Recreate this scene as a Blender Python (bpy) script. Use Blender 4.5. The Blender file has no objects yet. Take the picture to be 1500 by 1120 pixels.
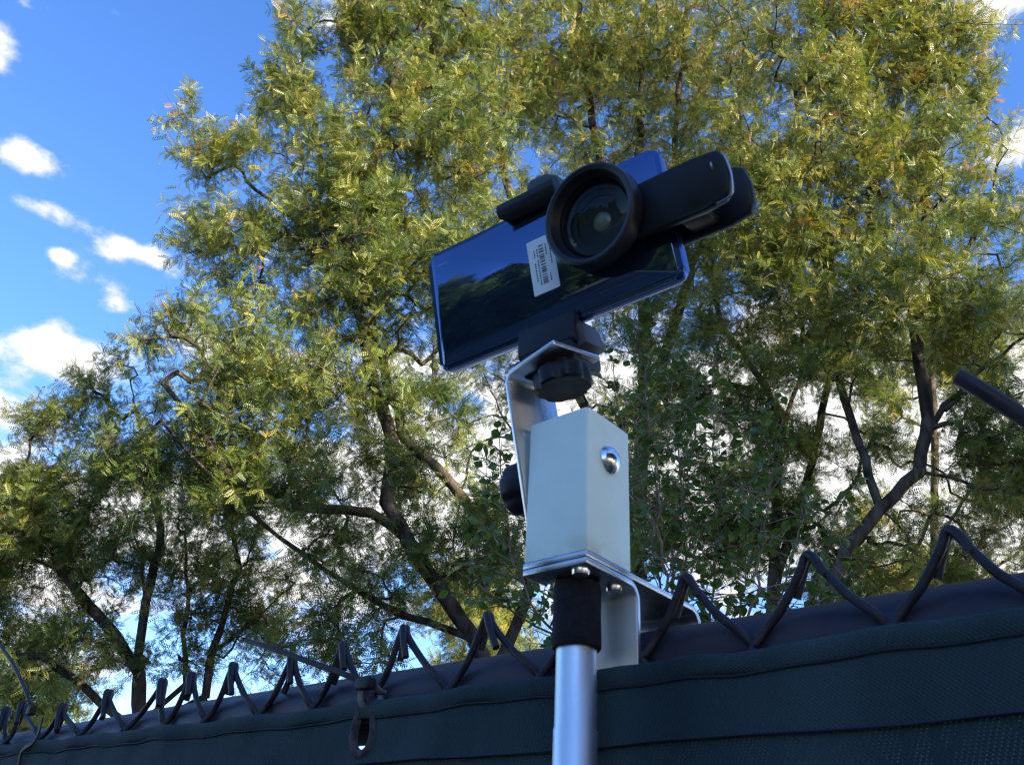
import bpy, bmesh, math, random
import numpy as np
from mathutils import Vector, Matrix, Euler

rng = np.random.default_rng(11)
random.seed(5)
sc = bpy.context.scene
C = sc.collection
R = math.radians

# ------------------------------------------------------------------ camera
CAM_Z = 1.6
PITCH, ROLL = R(31.076), R(3.486)
_fw = np.array([0, math.cos(PITCH), math.sin(PITCH)])
_u0 = np.array([0, -math.sin(PITCH), math.cos(PITCH)])
_r0 = np.array([1.0, 0, 0])
RT = _r0 * math.cos(ROLL) + _u0 * math.sin(ROLL)
UP = -_r0 * math.sin(ROLL) + _u0 * math.cos(ROLL)
FW = _fw
CAM = np.array([0, 0, CAM_Z])
cam_d = bpy.data.cameras.new('camera')
cam = bpy.data.objects.new('camera', cam_d)
C.objects.link(cam)
cam.matrix_world = Matrix(((RT[0], UP[0], -FW[0], 0), (RT[1], UP[1], -FW[1], 0), (RT[2], UP[2], -FW[2], CAM_Z), (0, 0, 0, 1)))
cam_d.sensor_width = 36
cam_d.lens = 36 * 1300 / 1500
cam_d.clip_start = 0.02
cam_d.clip_end = 3000
cam_d.dof.use_dof = True
cam_d.dof.focus_distance = 2.4
cam_d.dof.aperture_fstop = 46
sc.camera = cam

# ------------------------------------------------------------------ sky, sun, exposure
SUN_AZ, SUN_EL = 131.0, 22.0
sc.view_settings.view_transform = 'Standard'
sc.view_settings.look = 'None'
sc.view_settings.gamma = 1
sc.view_settings.exposure = 1.62
sc.view_settings.use_curve_mapping = False
sc.render.engine = 'CYCLES'
sc.cycles.use_denoising = True
sc.cycles.denoiser = 'OPENIMAGEDENOISE'
sc.cycles.denoising_input_passes = 'RGB_ALBEDO_NORMAL'
sc.cycles.denoising_prefilter = 'NONE'
sc.cycles.denoising_quality = 'HIGH'
sc.cycles.use_adaptive_sampling = False
sc.cycles.max_bounces = 6
sc.cycles.diffuse_bounces = 3
sc.cycles.transparent_max_bounces = 8
sc.cycles.sample_clamp_indirect = 6
sc.cycles.filter_width = 1.3
world = bpy.data.worlds.new("World")
sc.world = world
world.use_nodes = True
world.cycles.sampling_method = 'MANUAL'
world.cycles.sample_map_resolution = 1024
sun_d = bpy.data.lights.new('sun', 'SUN')
sun_d.energy = 5.0
sun_d.angle = R(0.5)
sun_d.color = (1.0, 0.90, 0.70)
sun = bpy.data.objects.new('sun', sun_d)
C.objects.link(sun)
S_DIR = Vector((math.sin(R(SUN_AZ)) * math.cos(R(SUN_EL)), math.cos(R(SUN_AZ)) * math.cos(R(SUN_EL)), math.sin(R(SUN_EL))))
sun.rotation_euler = S_DIR.to_track_quat('Z', 'Y').to_euler()


def ray(px, py):
    """direction through a place of the 1500 x 1120 photograph (survey of the scene)"""
    return RT * (px - 750) / 1300 - UP * (py - 560) / 1300 + FW


def at(px, py, Y):
    d = ray(px, py)
    return CAM + d * (Y / d[1])


def on_plane(px, py, p0, n):
    d = ray(px, py)
    return CAM + d * (((p0 - CAM) @ n) / (d @ n))


# ---- world shader: Nishita sky with scattered fair-weather cloud
def build_world():
    nt = world.node_tree
    N, L = nt.nodes, nt.links
    bg = N['Background']
    bg.inputs[1].default_value = 0.11
    sky = N.new('ShaderNodeTexSky')
    sky.sky_type = 'NISHITA'
    sky.sun_disc = False
    sky.sun_elevation = R(SUN_EL)
    sky.sun_rotation = R(SUN_AZ)
    sky.air_density = 1.0
    sky.dust_density = 0.3
    sky.ozone_density = 2.0
    hs = N.new('ShaderNodeHueSaturation')
    hs.inputs['Saturation'].default_value = 1.16
    hs.inputs['Value'].default_value = 1.15
    tn = N.new('ShaderNodeMix'); tn.data_type = 'RGBA'; tn.blend_type = 'MULTIPLY'; tn.inputs[0].default_value = 1
    tn.inputs[7].default_value = (.88, .89, 1.10, 1)
    L.new(sky.outputs[0], tn.inputs[6]); L.new(tn.outputs[2], hs.inputs['Color'])
    tc = N.new('ShaderNodeTexCoord')
    D = tc.outputs['Generated']

    def math_(op, a, b=None, clamp=False):
        m = N.new('ShaderNodeMath'); m.operation = op; m.use_clamp = clamp
        for i, v in enumerate((a, b)):
            if v is None: continue
            if isinstance(v, (int, float)): m.inputs[i].default_value = v
            else: L.new(v, m.inputs[i])
        return m.outputs[0]

    def dot(v):
        m = N.new('ShaderNodeVectorMath'); m.operation = 'DOT_PRODUCT'
        L.new(D, m.inputs[0]); m.inputs[1].default_value = tuple(v)
        return m.outputs['Value']
    # fractal detail, flattened vertically
    mp = N.new('ShaderNodeMapping'); mp.inputs['Scale'].default_value = (1, 1, 1.5)
    L.new(D, mp.inputs[0])
    nz = N.new('ShaderNodeTexNoise'); nz.inputs['Scale'].default_value = 10; nz.inputs['Detail'].default_value = 9; nz.inputs['Roughness'].default_value = 0.58
    nz.inputs['Distortion'].default_value = 0.1
    L.new(mp.outputs[0], nz.inputs[0])
    nb = N.new('ShaderNodeTexNoise'); nb.inputs['Scale'].default_value = 2.1; nb.inputs['Detail'].default_value = 3
    L.new(mp.outputs[0], nb.inputs[0])
    # individual clouds: centre, half width, half height in radians
    clouds = [(38, 230, 64, 24, 1.0), (52, 303, 44, 14, .92), (212, 372, 38, 17, .95), (280, 380, 24, 20, .62), (88, 374, 15, 10, .75), (-10, 80, 34, 40, .8),
              (165, 25, 40, 30, .42), (105, 522, 80, 30, .95), (20, 680, 150, 62, 1.1), (480, 40, 60, 60, .5), (175, 437, 26, 16, .55),
              (5, 600, 40, 22, .8), (1475, 10, 60, 40, 1.05), (1478, 200, 40, 30, .8),
              (430, 545, 120, 45, 1.1), (640, 700, 200, 140, 1.5), (900, 680, 260, 190, 1.6), (1150, 660, 260, 160, 1.6), (1380, 720, 260, 200, 1.6), (430, 800, 200, 110, 1.2),
              (330, 900, 120, 40, .9), (120, 960, 130, 60, .9), (1030, 20, 40, 40, .6), (200, 800, 220, 100, 1.15), (820, 420, 60, 50, .5)]
    total = None
    for px, py, sx, sy, k in clouds:
        c = ray(px, py); c = c / np.linalg.norm(c)
        e1 = np.cross(c, [0, 0, 1]); e1 /= np.linalg.norm(e1)
        e2 = np.cross(e1, c)
        a = math_('MULTIPLY', dot(e1), 1300 / sx * 0.95)
        b = math_('MULTIPLY', dot(e2), 1300 / sy * 0.95)
        s = math_('ADD', math_('MULTIPLY', a, a), math_('MULTIPLY', b, b))
        g = math_('MULTIPLY', math_('EXPONENT', math_('MULTIPLY', s, -0.7)), k)
        front = math_('GREATER_THAN', dot(c), 0.3)
        g = math_('MULTIPLY', g, front)
        total = g if total is None else math_('MAXIMUM', total, g)
    # scattered cover for the rest of the sky
    el = dot((0, 0, 1))
    low = math_('MULTIPLY', math_('SUBTRACT', 0.62, nb.outputs[0]), -1.0)
    wide = math_('MULTIPLY', math_('ADD', low, 0.1), 2.2)
    total = math_('MAXIMUM', total, math_('MINIMUM', wide, 0.55))
    v = math_('ADD', math_('MULTIPLY', total, 0.78), math_('MULTIPLY', math_('SUBTRACT', nz.outputs[0], 0.5), 2.5))
    mr = N.new('ShaderNodeMapRange'); mr.interpolation_type = 'SMOOTHSTEP'
    mr.inputs['From Min'].default_value = 0.36; mr.inputs['From Max'].default_value = 0.78
    L.new(v, mr.inputs[0])
    up = math_('GREATER_THAN', el, 0.0)
    fac = math_('MULTIPLY', mr.outputs[0], up)
    cl = N.new('ShaderNodeMix'); cl.data_type = 'RGBA'
    cl.inputs[6].default_value = (2.3, 2.6, 3.3, 1)
    cl.inputs[7].default_value = (3.6, 3.55, 3.5, 1)
    L.new(mr.outputs[0], cl.inputs[0])
    mx = N.new('ShaderNodeMix'); mx.data_type = 'RGBA'
    L.new(fac, mx.inputs[0]); L.new(hs.outputs[0], mx.inputs[6]); L.new(cl.outputs[2], mx.inputs[7])
    L.new(mx.outputs[2], bg.inputs[0])


build_world()

# ------------------------------------------------------------------ materials
MATS = {}


def principled(name, col, rough=.5, metal=0., spec=.5, **kw):
    m = bpy.data.materials.new(name); m.use_nodes = True
    b = m.node_tree.nodes['Principled BSDF']
    b.inputs['Base Color'].default_value = (*col, 1)
    b.inputs['Roughness'].default_value = rough
    b.inputs['Metallic'].default_value = metal
    b.inputs['Specular IOR Level'].default_value = spec
    for k, v in kw.items():
        b.inputs[k.replace('_', ' ')].default_value = v
    MATS[name] = m
    return m


def mottle(m, c1, c2, scale, detail=6, lo=.35, hi=.65, rough=None, bump=0., bscale=None, stretch=(1, 1, 1), dist=.002):
    """object-space colour mottling, roughness variation and fine relief"""
    nt = m.node_tree; N, L = nt.nodes, nt.links; b = N['Principled BSDF']
    tc = N.new('ShaderNodeTexCoord'); mp = N.new('ShaderNodeMapping'); mp.inputs['Scale'].default_value = stretch
    L.new(tc.outputs['Object'], mp.inputs[0])
    n = N.new('ShaderNodeTexNoise'); n.inputs['Scale'].default_value = scale; n.inputs['Detail'].default_value = detail
    L.new(mp.outputs[0], n.inputs[0])
    cr = N.new('ShaderNodeValToRGB')
    cr.color_ramp.elements[0].position = lo; cr.color_ramp.elements[1].position = hi
    cr.color_ramp.elements[0].color = (*c1, 1); cr.color_ramp.elements[1].color = (*c2, 1)
    L.new(n.outputs[0], cr.inputs[0]); L.new(cr.outputs[0], b.inputs['Base Color'])
    if rough:
        mr = N.new('ShaderNodeMapRange'); mr.inputs[3].default_value = rough[0]; mr.inputs[4].default_value = rough[1]
        mr.inputs[1].default_value = .3; mr.inputs[2].default_value = .7
        L.new(n.outputs[0], mr.inputs[0]); L.new(mr.outputs[0], b.inputs['Roughness'])
    if bump:
        n2 = N.new('ShaderNodeTexNoise'); n2.inputs['Scale'].default_value = bscale or scale * 4; n2.inputs['Detail'].default_value = 4
        L.new(mp.outputs[0], n2.inputs[0])
        bp = N.new('ShaderNodeBump'); bp.inputs['Strength'].default_value = bump; bp.inputs['Distance'].default_value = dist
        L.new(n2.outputs[0], bp.inputs['Height']); L.new(bp.outputs[0], b.inputs['Normal'])
    return cr


mottle(principled('aluminium', (.72, .73, .75), .38, 1.0), (.34, .345, .355), (.74, .745, .75), 30, rough=(.20, .44), bump=.15, bscale=400, stretch=(1, 1, .12), dist=.0004)
mottle(principled('pole_metal', (.75, .76, .78), .4, 1.0), (.70, .70, .71), (.82, .82, .83), 30, rough=(.34, .5), bump=.1, bscale=300, stretch=(1, 1, .05), dist=.0003)
mottle(principled('zinc', (.7, .72, .74), .22, 1.0), (.62, .64, .66), (.8, .81, .82), 200, rough=(.15, .32))
mottle(principled('white_plastic', (.70, .77, .72), .42, 0, .4), (.68, .84, .75), (.75, .87, .79), 28, rough=(.36, .5), bump=.05, bscale=260, dist=.0005)
def grime(m, col, zlo, zhi, amount):
    nt = m.node_tree; N, L = nt.nodes, nt.links; b = N['Principled BSDF']
    src = b.inputs['Base Color'].links[0].from_socket
    tc = N.new('ShaderNodeTexCoord'); n = N.new('ShaderNodeTexNoise'); n.inputs['Scale'].default_value = 75; n.inputs['Detail'].default_value = 8
    L.new(tc.outputs['Object'], n.inputs[0])
    sx = N.new('ShaderNodeSeparateXYZ'); L.new(tc.outputs['Object'], sx.inputs[0])
    mr = N.new('ShaderNodeMapRange'); mr.inputs[1].default_value = zhi; mr.inputs[2].default_value = zlo; mr.inputs[3].default_value = .12; mr.inputs[4].default_value = 1
    L.new(sx.outputs[2], mr.inputs[0])
    m2 = N.new('ShaderNodeMapRange'); m2.inputs[1].default_value = .42; m2.inputs[2].default_value = .72
    L.new(n.outputs[0], m2.inputs[0])
    f = N.new('ShaderNodeMath'); f.operation = 'MULTIPLY'; L.new(mr.outputs[0], f.inputs[0]); L.new(m2.outputs[0], f.inputs[1])
    g = N.new('ShaderNodeMath'); g.operation = 'MULTIPLY'; L.new(f.outputs[0], g.inputs[0]); g.inputs[1].default_value = amount
    mx = N.new('ShaderNodeMix'); mx.data_type = 'RGBA'; mx.inputs[7].default_value = (*col, 1)
    L.new(g.outputs[0], mx.inputs[0]); L.new(src, mx.inputs[6]); L.new(mx.outputs[2], b.inputs['Base Color'])


grime(MATS['white_plastic'], (.36, .31, .20), .1490, .1580, .55)
mottle(principled('foam', (.012, .012, .014), .85, 0, .2), (.009, .009, .012), (.015, .015, .018), 300, bump=.4, bscale=900, dist=.0005)
mottle(principled('black_plastic', (.008, .009, .012), .5, 0, .3), (.006, .007, .010), (.011, .012, .016), 90, rough=(.36, .6), bump=.12, bscale=900, dist=.0003)
mottle(principled('ring_plastic', (.01, .011, .014), .42, 0, .4), (.007, .008, .011), (.013, .014, .018), 70, rough=(.3, .5))
principled('lens_glass', (.004, .006, .006), .04, 0, .6, Coat_Weight=.3, Coat_Roughness=.02)
principled('inner_lens', (.13, .15, .11), .3, 0, .6)
principled('phone_frame', (.05, .10, .28), .25, .9, .5)
principled('grey_plastic', (.06, .06, .068), .5, 0, .4)
principled('sticker_paper', (.76, .82, .84), .55, 0, .3)
principled('ink', (.02, .025, .04), .6, 0, .2)
principled('spring_steel', (.30, .30, .32), .35, 1.)
mottle(principled('tie_plastic', (.03, .03, .03), .6, 0, .3), (.008, .008, .008), (.025, .02, .018), 150)
mottle(principled('pale_tie', (.3, .3, .32), .5, 0, .4), (.06, .055, .06), (.22, .21, .215), 120)
mottle(principled('grommet_cloth', (.05, .04, .045), .8, 0, .2), (.035, .03, .035), (.09, .075, .08), 200, bump=.5, bscale=700)
# rail and wire: black vinyl coat, chalky, with scuffs
mottle(principled('rail_vinyl', (.03, .026, .036), .5, 0, .4), (.015, .012, .020), (.045, .034, .046), 45, rough=(.4, .62), bump=.25, bscale=240, lo=.3, hi=.75, dist=.0006)
mottle(principled('wire_vinyl', (.03, .027, .033), .5, 0, .35), (.010, .009, .012), (.034, .028, .031), 110, rough=(.42, .68), bump=.3, bscale=500, lo=.3, hi=.75, dist=.0005)
mottle(principled('bark', (.05, .04, .03), .9, 0, .15), (.020, .016, .013), (.105, .080, .062), 9, bump=.9, bscale=28, stretch=(1, 1, .35), dist=.02)
mottle(principled('twig_bark', (.06, .04, .03), .9, 0, .15), (.035, .026, .02), (.16, .115, .085), 12)
mottle(principled('shrub_stem', (.12, .085, .06), .9, 0, .2), (.12, .085, .06), (.3, .22, .16), 14)
mottle(principled('soil_grass', (.09, .10, .05), .95, 0, .1), (.15, .14, .10), (.25, .22, .16), .8, bump=.6, bscale=14, dist=.03)


def phone_glass():
    m = principled('phone_glass', (.068, .115, .225), .035, .85, .5)
    nt = m.node_tree; N, L = nt.nodes, nt.links; b = N['Principled BSDF']
    tc = N.new('ShaderNodeTexCoord')
    n = N.new('ShaderNodeTexNoise'); n.inputs['Scale'].default_value = 45; n.inputs['Detail'].default_value = 8
    L.new(tc.outputs['Object'], n.inputs[0])
    mr = N.new('ShaderNodeMapRange'); mr.inputs[1].default_value = .35; mr.inputs[2].default_value = .75; mr.inputs[3].default_value = .02; mr.inputs[4].default_value = .10
    L.new(n.outputs[0], mr.inputs[0]); L.new(mr.outputs[0], b.inputs['Roughness'])


phone_glass()


def leaf_material(name, stops, trans=.38, rough=.45):
    m = bpy.data.materials.new(name); m.use_nodes = True
    nt = m.node_tree; N, L = nt.nodes, nt.links
    b = N['Principled BSDF']; b.inputs['Roughness'].default_value = rough; b.inputs['Specular IOR Level'].default_value = .42
    at_ = N.new('ShaderNodeAttribute'); at_.attribute_name = 'tint'
    if name == 'locust_leaf': at_.attribute_type = 'INSTANCER'
    cr = N.new('ShaderNodeValToRGB')
    e = cr.color_ramp.elements
    e[0].position, e[0].color = stops[0][0], (*stops[0][1], 1)
    e[1].position, e[1].color = stops[-1][0], (*stops[-1][1], 1)
    for p, c in stops[1:-1]:
        q = e.new(p); q.color = (*c, 1)
    L.new(at_.outputs['Fac'], cr.inputs[0]); L.new(cr.outputs[0], b.inputs['Base Color'])
    t = N.new('ShaderNodeBsdfTranslucent')
    mu = N.new('ShaderNodeMix'); mu.data_type = 'RGBA'; mu.blend_type = 'MULTIPLY'; mu.inputs[0].default_value = 1
    mu.inputs[7].default_value = (1.15, 1.15, .55, 1)
    L.new(cr.outputs[0], mu.inputs[6]); L.new(mu.outputs[2], t.inputs[0])
    mx = N.new('ShaderNodeMixShader'); mx.inputs[0].default_value = trans
    L.new(b.outputs[0], mx.inputs[1]); L.new(t.outputs[0], mx.inputs[2])
    L.new(mx.outputs[0], N['Material Output'].inputs[0])
    MATS[name] = m
    return m


leaf_material('locust_leaf', [(0, (.045, .088, .026)), (.3, (.090, .142, .033)), (.55, (.195, .232, .046)), (.78, (.40, .38, .08)), (.93, (.52, .36, .085)), (1, (.42, .20, .06))], trans=.30, rough=.38)
leaf_material('shrub_leaf', [(0, (.06, .11, .03)), (.5, (.10, .17, .04)), (.8, (.18, .23, .05)), (1, (.34, .27, .06))], trans=.42, rough=.38)


def screen_material(name, holes):
    """knitted shade cloth: fine relief, tiny open meshes"""
    m = principled(name, (.012, .028, .036), .8, 0, .25)
    nt = m.node_tree; N, L = nt.nodes, nt.links; b = N['Principled BSDF']
    tc = N.new('ShaderNodeTexCoord')
    mp = N.new('ShaderNodeMapping'); mp.inputs['Scale'].default_value = (1, 1, 1)
    L.new(tc.outputs['Object'], mp.inputs[0])
    big = N.new('ShaderNodeTexNoise'); big.inputs['Scale'].default_value = 16; big.inputs['Detail'].default_value = 5
    st = N.new('ShaderNodeMapping'); st.inputs['Scale'].default_value = (1, 1, .25)
    L.new(tc.outputs['Object'], st.inputs[0]); L.new(st.outputs[0], big.inputs[0])
    cr = N.new('ShaderNodeValToRGB'); cr.color_ramp.elements[0].position = .3; cr.color_ramp.elements[1].position = .72
    cr.color_ramp.elements[0].color = (.009, .024, .030, 1); cr.color_ramp.elements[1].color = (.032, .058, .064, 1)
    L.new(big.outputs[0], cr.inputs[0]); L.new(cr.outputs[0], b.inputs['Base Color'])
    sx = N.new('ShaderNodeSeparateXYZ'); L.new(tc.outputs['Object'], sx.inputs[0])

    def M(op, a, c):
        k = N.new('ShaderNodeMath'); k.operation = op
        for i, v in enumerate((a, c)):
            if isinstance(v, (int, float)): k.inputs[i].default_value = v
            elif v is not None: L.new(v, k.inputs[i])
        return k.outputs[0]
    per = 2 * math.pi / 0.0021
    row = M('MULTIPLY', sx.outputs[2], per * .8)
    x2 = M('ADD', M('MULTIPLY', sx.outputs[0], per), M('MULTIPLY', row, .5))
    w = M('MULTIPLY', M('SINE', x2, None), M('SINE', row, None))
    bp = N.new('ShaderNodeBump'); bp.inputs['Strength'].default_value = .4; bp.inputs['Distance'].default_value = .0006
    L.new(w, bp.inputs['Height']); L.new(bp.outputs[0], b.inputs['Normal'])
    if holes:
        tr = N.new('ShaderNodeBsdfTransparent')
        mx = N.new('ShaderNodeMixShader')
        pt = N.new('ShaderNodeTexNoise'); pt.inputs['Scale'].default_value = 24; pt.inputs['Detail'].default_value = 2
        L.new(tc.outputs['Object'], pt.inputs[0])
        op = M('GREATER_THAN', M('ADD', w, M('MULTIPLY', M('SUBTRACT', pt.outputs[0], .5), .22)), holes)
        op = M('MULTIPLY', op, .10)
        L.new(op, mx.inputs[0]); L.new(b.outputs[0], mx.inputs[1]); L.new(tr.outputs[0], mx.inputs[2])
        L.new(mx.outputs[0], N['Material Output'].inputs[0])
    return m


screen_material('shade_cloth', .955)
screen_material('shade_cloth_hem', 0)


# ------------------------------------------------------------------ helpers
def tag(o, label=None, cat=None, group=None, kind=None):
    if label: o['label'] = label
    if cat: o['category'] = cat
    if group: o['group'] = group
    if kind: o['kind'] = kind
    return o


def empty(name, matrix, label, cat, group=None):
    o = bpy.data.objects.new(name, None); C.objects.link(o)
    o.matrix_world = matrix
    o.empty_display_size = .05
    return tag(o, label, cat, group)


def link(name, me, mat, parent=None):
    o = bpy.data.objects.new(name, me); C.objects.link(o)
    if mat is not None and not me.materials: me.materials.append(MATS[mat])
    if parent: o.parent = parent
    return o


def smooth(me, angle=35):
    me.shade_smooth()
    try: me.set_sharp_from_angle(angle=R(angle))
    except Exception: pass


def bm_obj(name, bm, mat, parent=None, sm=35):
    bmesh.ops.recalc_face_normals(bm, faces=bm.faces[:])
    me = bpy.data.meshes.new(name); bm.to_mesh(me); bm.free()
    if sm: smooth(me, sm)
    return link(name, me, mat, parent)


def add_tube(bm, pts, rad, sides=10, caps=True):
    pts = [Vector(p) for p in pts]
    if not hasattr(rad, '__len__'): rad = [rad] * len(pts)
    rings = []
    prev = None
    for i, p in enumerate(pts):
        t = (pts[min(i + 1, len(pts) - 1)] - pts[max(i - 1, 0)]).normalized()
        if prev is None:
            a = t.orthogonal().normalized()
        else:
            a = prev - t * prev.dot(t)
            a = a.normalized() if a.length > 1e-6 else t.orthogonal().normalized()
        prev = a
        b = t.cross(a)
        rings.append([bm.verts.new(p + (a * math.cos(2 * math.pi * k / sides) + b * math.sin(2 * math.pi * k / sides)) * rad[i]) for k in range(sides)])
    for r0, r1 in zip(rings, rings[1:]):
        for k in range(sides):
            bm.faces.new((r0[k], r0[(k + 1) % sides], r1[(k + 1) % sides], r1[k]))
    if caps:
        bm.faces.new(rings[0][::-1]); bm.faces.new(rings[-1])


def add_lathe(bm, prof, mat=Matrix(), n=40):
    """prof: (radius, height along local Z)"""
    rings = []
    for r, h in prof:
        if r < 1e-7:
            rings.append([bm.verts.new(mat @ Vector((0, 0, h)))])
        else:
            rings.append([bm.verts.new(mat @ Vector((r * math.cos(2 * math.pi * k / n), r * math.sin(2 * math.pi * k / n), h))) for k in range(n)])
    for a, b in zip(rings, rings[1:]):
        for k in range(n):
            q = [a[k % len(a)], a[(k + 1) % len(a)], b[(k + 1) % len(b)], b[k % len(b)]]
            q2 = []
            for v in q:
                if v not in q2: q2.append(v)
            if len(q2) > 2: bm.faces.new(q2)


def round_rect(w, h, r, n=6, cx=0, cz=0):
    out = []
    for sx, sz, a0 in ((1, 1, 0), (-1, 1, 90), (-1, -1, 180), (1, -1, 270)):
        for k in range(n + 1):
            a = R(a0 + 90 * k / n)
            out.append((cx + sx * (w / 2 - r) + r * math.cos(a), cz + sz * (h / 2 - r) + r * math.sin(a)))
    return out


def add_prism(bm, outline, y0, y1, bevel=0, seg=3):
    """outline in (x, z), extruded along y from y0 to y1, rims bevelled"""
    vs0 = [bm.verts.new((x, y0, z)) for x, z in outline]
    vs1 = [bm.verts.new((x, y1, z)) for x, z in outline]
    f0 = bm.faces.new(vs0); f1 = bm.faces.new(vs1[::-1])
    n = len(outline)
    for k in range(n):
        bm.faces.new((vs0[k], vs1[k], vs1[(k + 1) % n], vs0[(k + 1) % n]))
    if bevel:
        es = list(f0.edges) + list(f1.edges)
        bmesh.ops.bevel(bm, geom=es, offset=bevel, segments=seg, profile=.5, affect='EDGES')


def add_strip(bm, path, y0, y1, th, side=1, bevel=.0006):
    """bent metal strip: centre path in (x, z), width from y0 to y1, thickness th"""
    P = [Vector((a, b)) for a, b in path]
    A, B = [], []
    for i, p in enumerate(P):
        t = (P[min(i + 1, len(P) - 1)] - P[max(i - 1, 0)]).normalized()
        nn = Vector((-t.y, t.x)) * th / 2
        A.append(p + nn); B.append(p - nn)
    outline = [(v.x, v.y) for v in A] + [(v.x, v.y) for v in reversed(B)]
    vs0 = [bm.verts.new((x, y0, z)) for x, z in outline]
    vs1 = [bm.verts.new((x, y1, z)) for x, z in outline]
    n = len(outline); h = n // 2
    for vs in (vs0, vs1):
        for k in range(h - 1):
            bm.faces.new((vs[k], vs[k + 1], vs[n - 2 - k], vs[n - 1 - k]))
    for k in range(n):
        bm.faces.new((vs0[k], vs1[k], vs1[(k + 1) % n], vs0[(k + 1) % n]))
    bmesh.ops.recalc_face_normals(bm, faces=bm.faces[:])
    es = [e for e in bm.edges if e.is_manifold and e.calc_face_angle(0) > R(60)]
    if bevel: bmesh.ops.bevel(bm, geom=es, offset=bevel, segments=2, profile=.5, affect='EDGES')


def bend(a, corner, b, r, n=7):
    """points of a path a -> corner -> b with a rounded corner"""
    a, c, b = Vector(a), Vector(corner), Vector(b)
    u, v = (a - c).normalized(), (b - c).normalized()
    ang = math.acos(max(-1, min(1, u.dot(v))))
    d = r / math.tan(ang / 2)
    p0, p1 = c + u * d, c + v * d
    mid = c + (u + v).normalized() * (r / math.sin(ang / 2))
    out = []
    a0 = math.atan2(p0.y - mid.y, p0.x - mid.x); a1 = math.atan2(p1.y - mid.y, p1.x - mid.x)
    da = (a1 - a0 + math.pi) % (2 * math.pi) - math.pi
    for k in range(n + 1):
        t = a0 + da * k / n
        out.append((mid.x + r * math.cos(t), mid.y + r * math.sin(t)))
    return out


# frame of the fence: x along it (towards the right and nearer), y away from the viewer, z up
AZ = R(-41.472)
POLE = Vector((.0378, .42, CAM_Z))
FRAME = Matrix.Translation(POLE) @ Matrix.Rotation(AZ, 4, 'Z')
FINV = FRAME.inverted()
NF = np.array(FRAME.to_3x3() @ Vector((0, 1, 0)))


def fence_pt(px, py, m):
    """a surveyed point on the plane m metres behind the pole axis, in the fence's frame"""
    p0 = np.array(FRAME @ Vector((0, m, 0)))
    return FINV @ Vector(on_plane(px, py, p0, NF))


# ------------------------------------------------------------------ ground
bm = bmesh.new()
g = 900
bmesh.ops.create_grid(bm, x_segments=24, y_segments=24, size=g)
tag(bm_obj('ground', bm, 'soil_grass', None, 0), kind='structure')

# ------------------------------------------------------------------ chain-link fence
fence = empty('chain_link_fence', Matrix.Translation((POLE.x, POLE.y, 0)) @ Matrix.Rotation(AZ, 4, 'Z'), 'black vinyl coated chain link fence with twisted wire tips above its top rail', 'fence')
FZ = CAM_Z
WIRE_M, RAIL_R, RAIL_Z = .0291, .021, .1085
RAIL_M = WIRE_M + .0032 + RAIL_R
bm = bmesh.new()
nseg = 60
add_tube(bm, [(-4.6 + 7.0 * k / nseg, RAIL_M + .0006 * math.sin(k * 1.7), FZ + RAIL_Z + .0007 * math.sin(k * .9)) for k in range(nseg + 1)], RAIL_R, 40)
bm_obj('top_rail', bm, 'rail_vinyl', fence)
for x in (-4.55, -1.9, 2.3):
    bm = bmesh.new()
    add_tube(bm, [(x, RAIL_M + .0, -.3), (x, RAIL_M, FZ + RAIL_Z - .015)], .03, 24)
    bm_obj('post', bm, 'rail_vinyl', fence)

PX = {0: (35, 1030), 1: (93, 1033), 2: (160, 1013), 3: (239, 997), 4: (282, 988), 5: (343, 974), 6: (429, 963), 7: (504, 944), 8: (593, 920), 9: (715, 902), 10: (853, 876), 11: (1005, 846), 12: (1184, 814), 13: (1391, 778)}
VX = {0: (9, 1088), 1: (60, 1081), 2: (118, 1077), 3: (184, 1070), 4: (240, 1064), 5: (301, 1057), 6: (378, 1051), 7: (458, 1040), 8: (543, 1026), 9: (657, 1013), 10: (792, 993), 11: (944, 962), 12: (1105, 947), 13: (1305, 920), 14: (1530, 888)}
PITCHW = .0612
peaks = {}
for i in range(-62, 46):
    x = -.6308 + i * PITCHW + random.gauss(0, .0022)
    z = .1415 + random.gauss(0, .0016)
    if i in PX:
        p = fence_pt(*PX[i], WIRE_M); x, z = p.x, p.z - .0025
    peaks[i] = (x, z)
WR = .0021


def curve(pts, n=6):
    """Catmull-Rom through pts"""
    P = [Vector(p) for p in pts]
    P = [P[0] * 2 - P[1]] + P + [P[-1] * 2 - P[-2]]
    out = []
    for i in range(1, len(P) - 2):
        for k in range(n):
            t = k / n
            a, b, c, d = P[i - 1:i + 3]
            out.append(.5 * ((2 * b) + (c - a) * t + (2 * a - 5 * b + 4 * c - d) * t * t + (3 * b - a - 3 * c + d) * t ** 3))
    out.append(P[-2])
    return out


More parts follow.
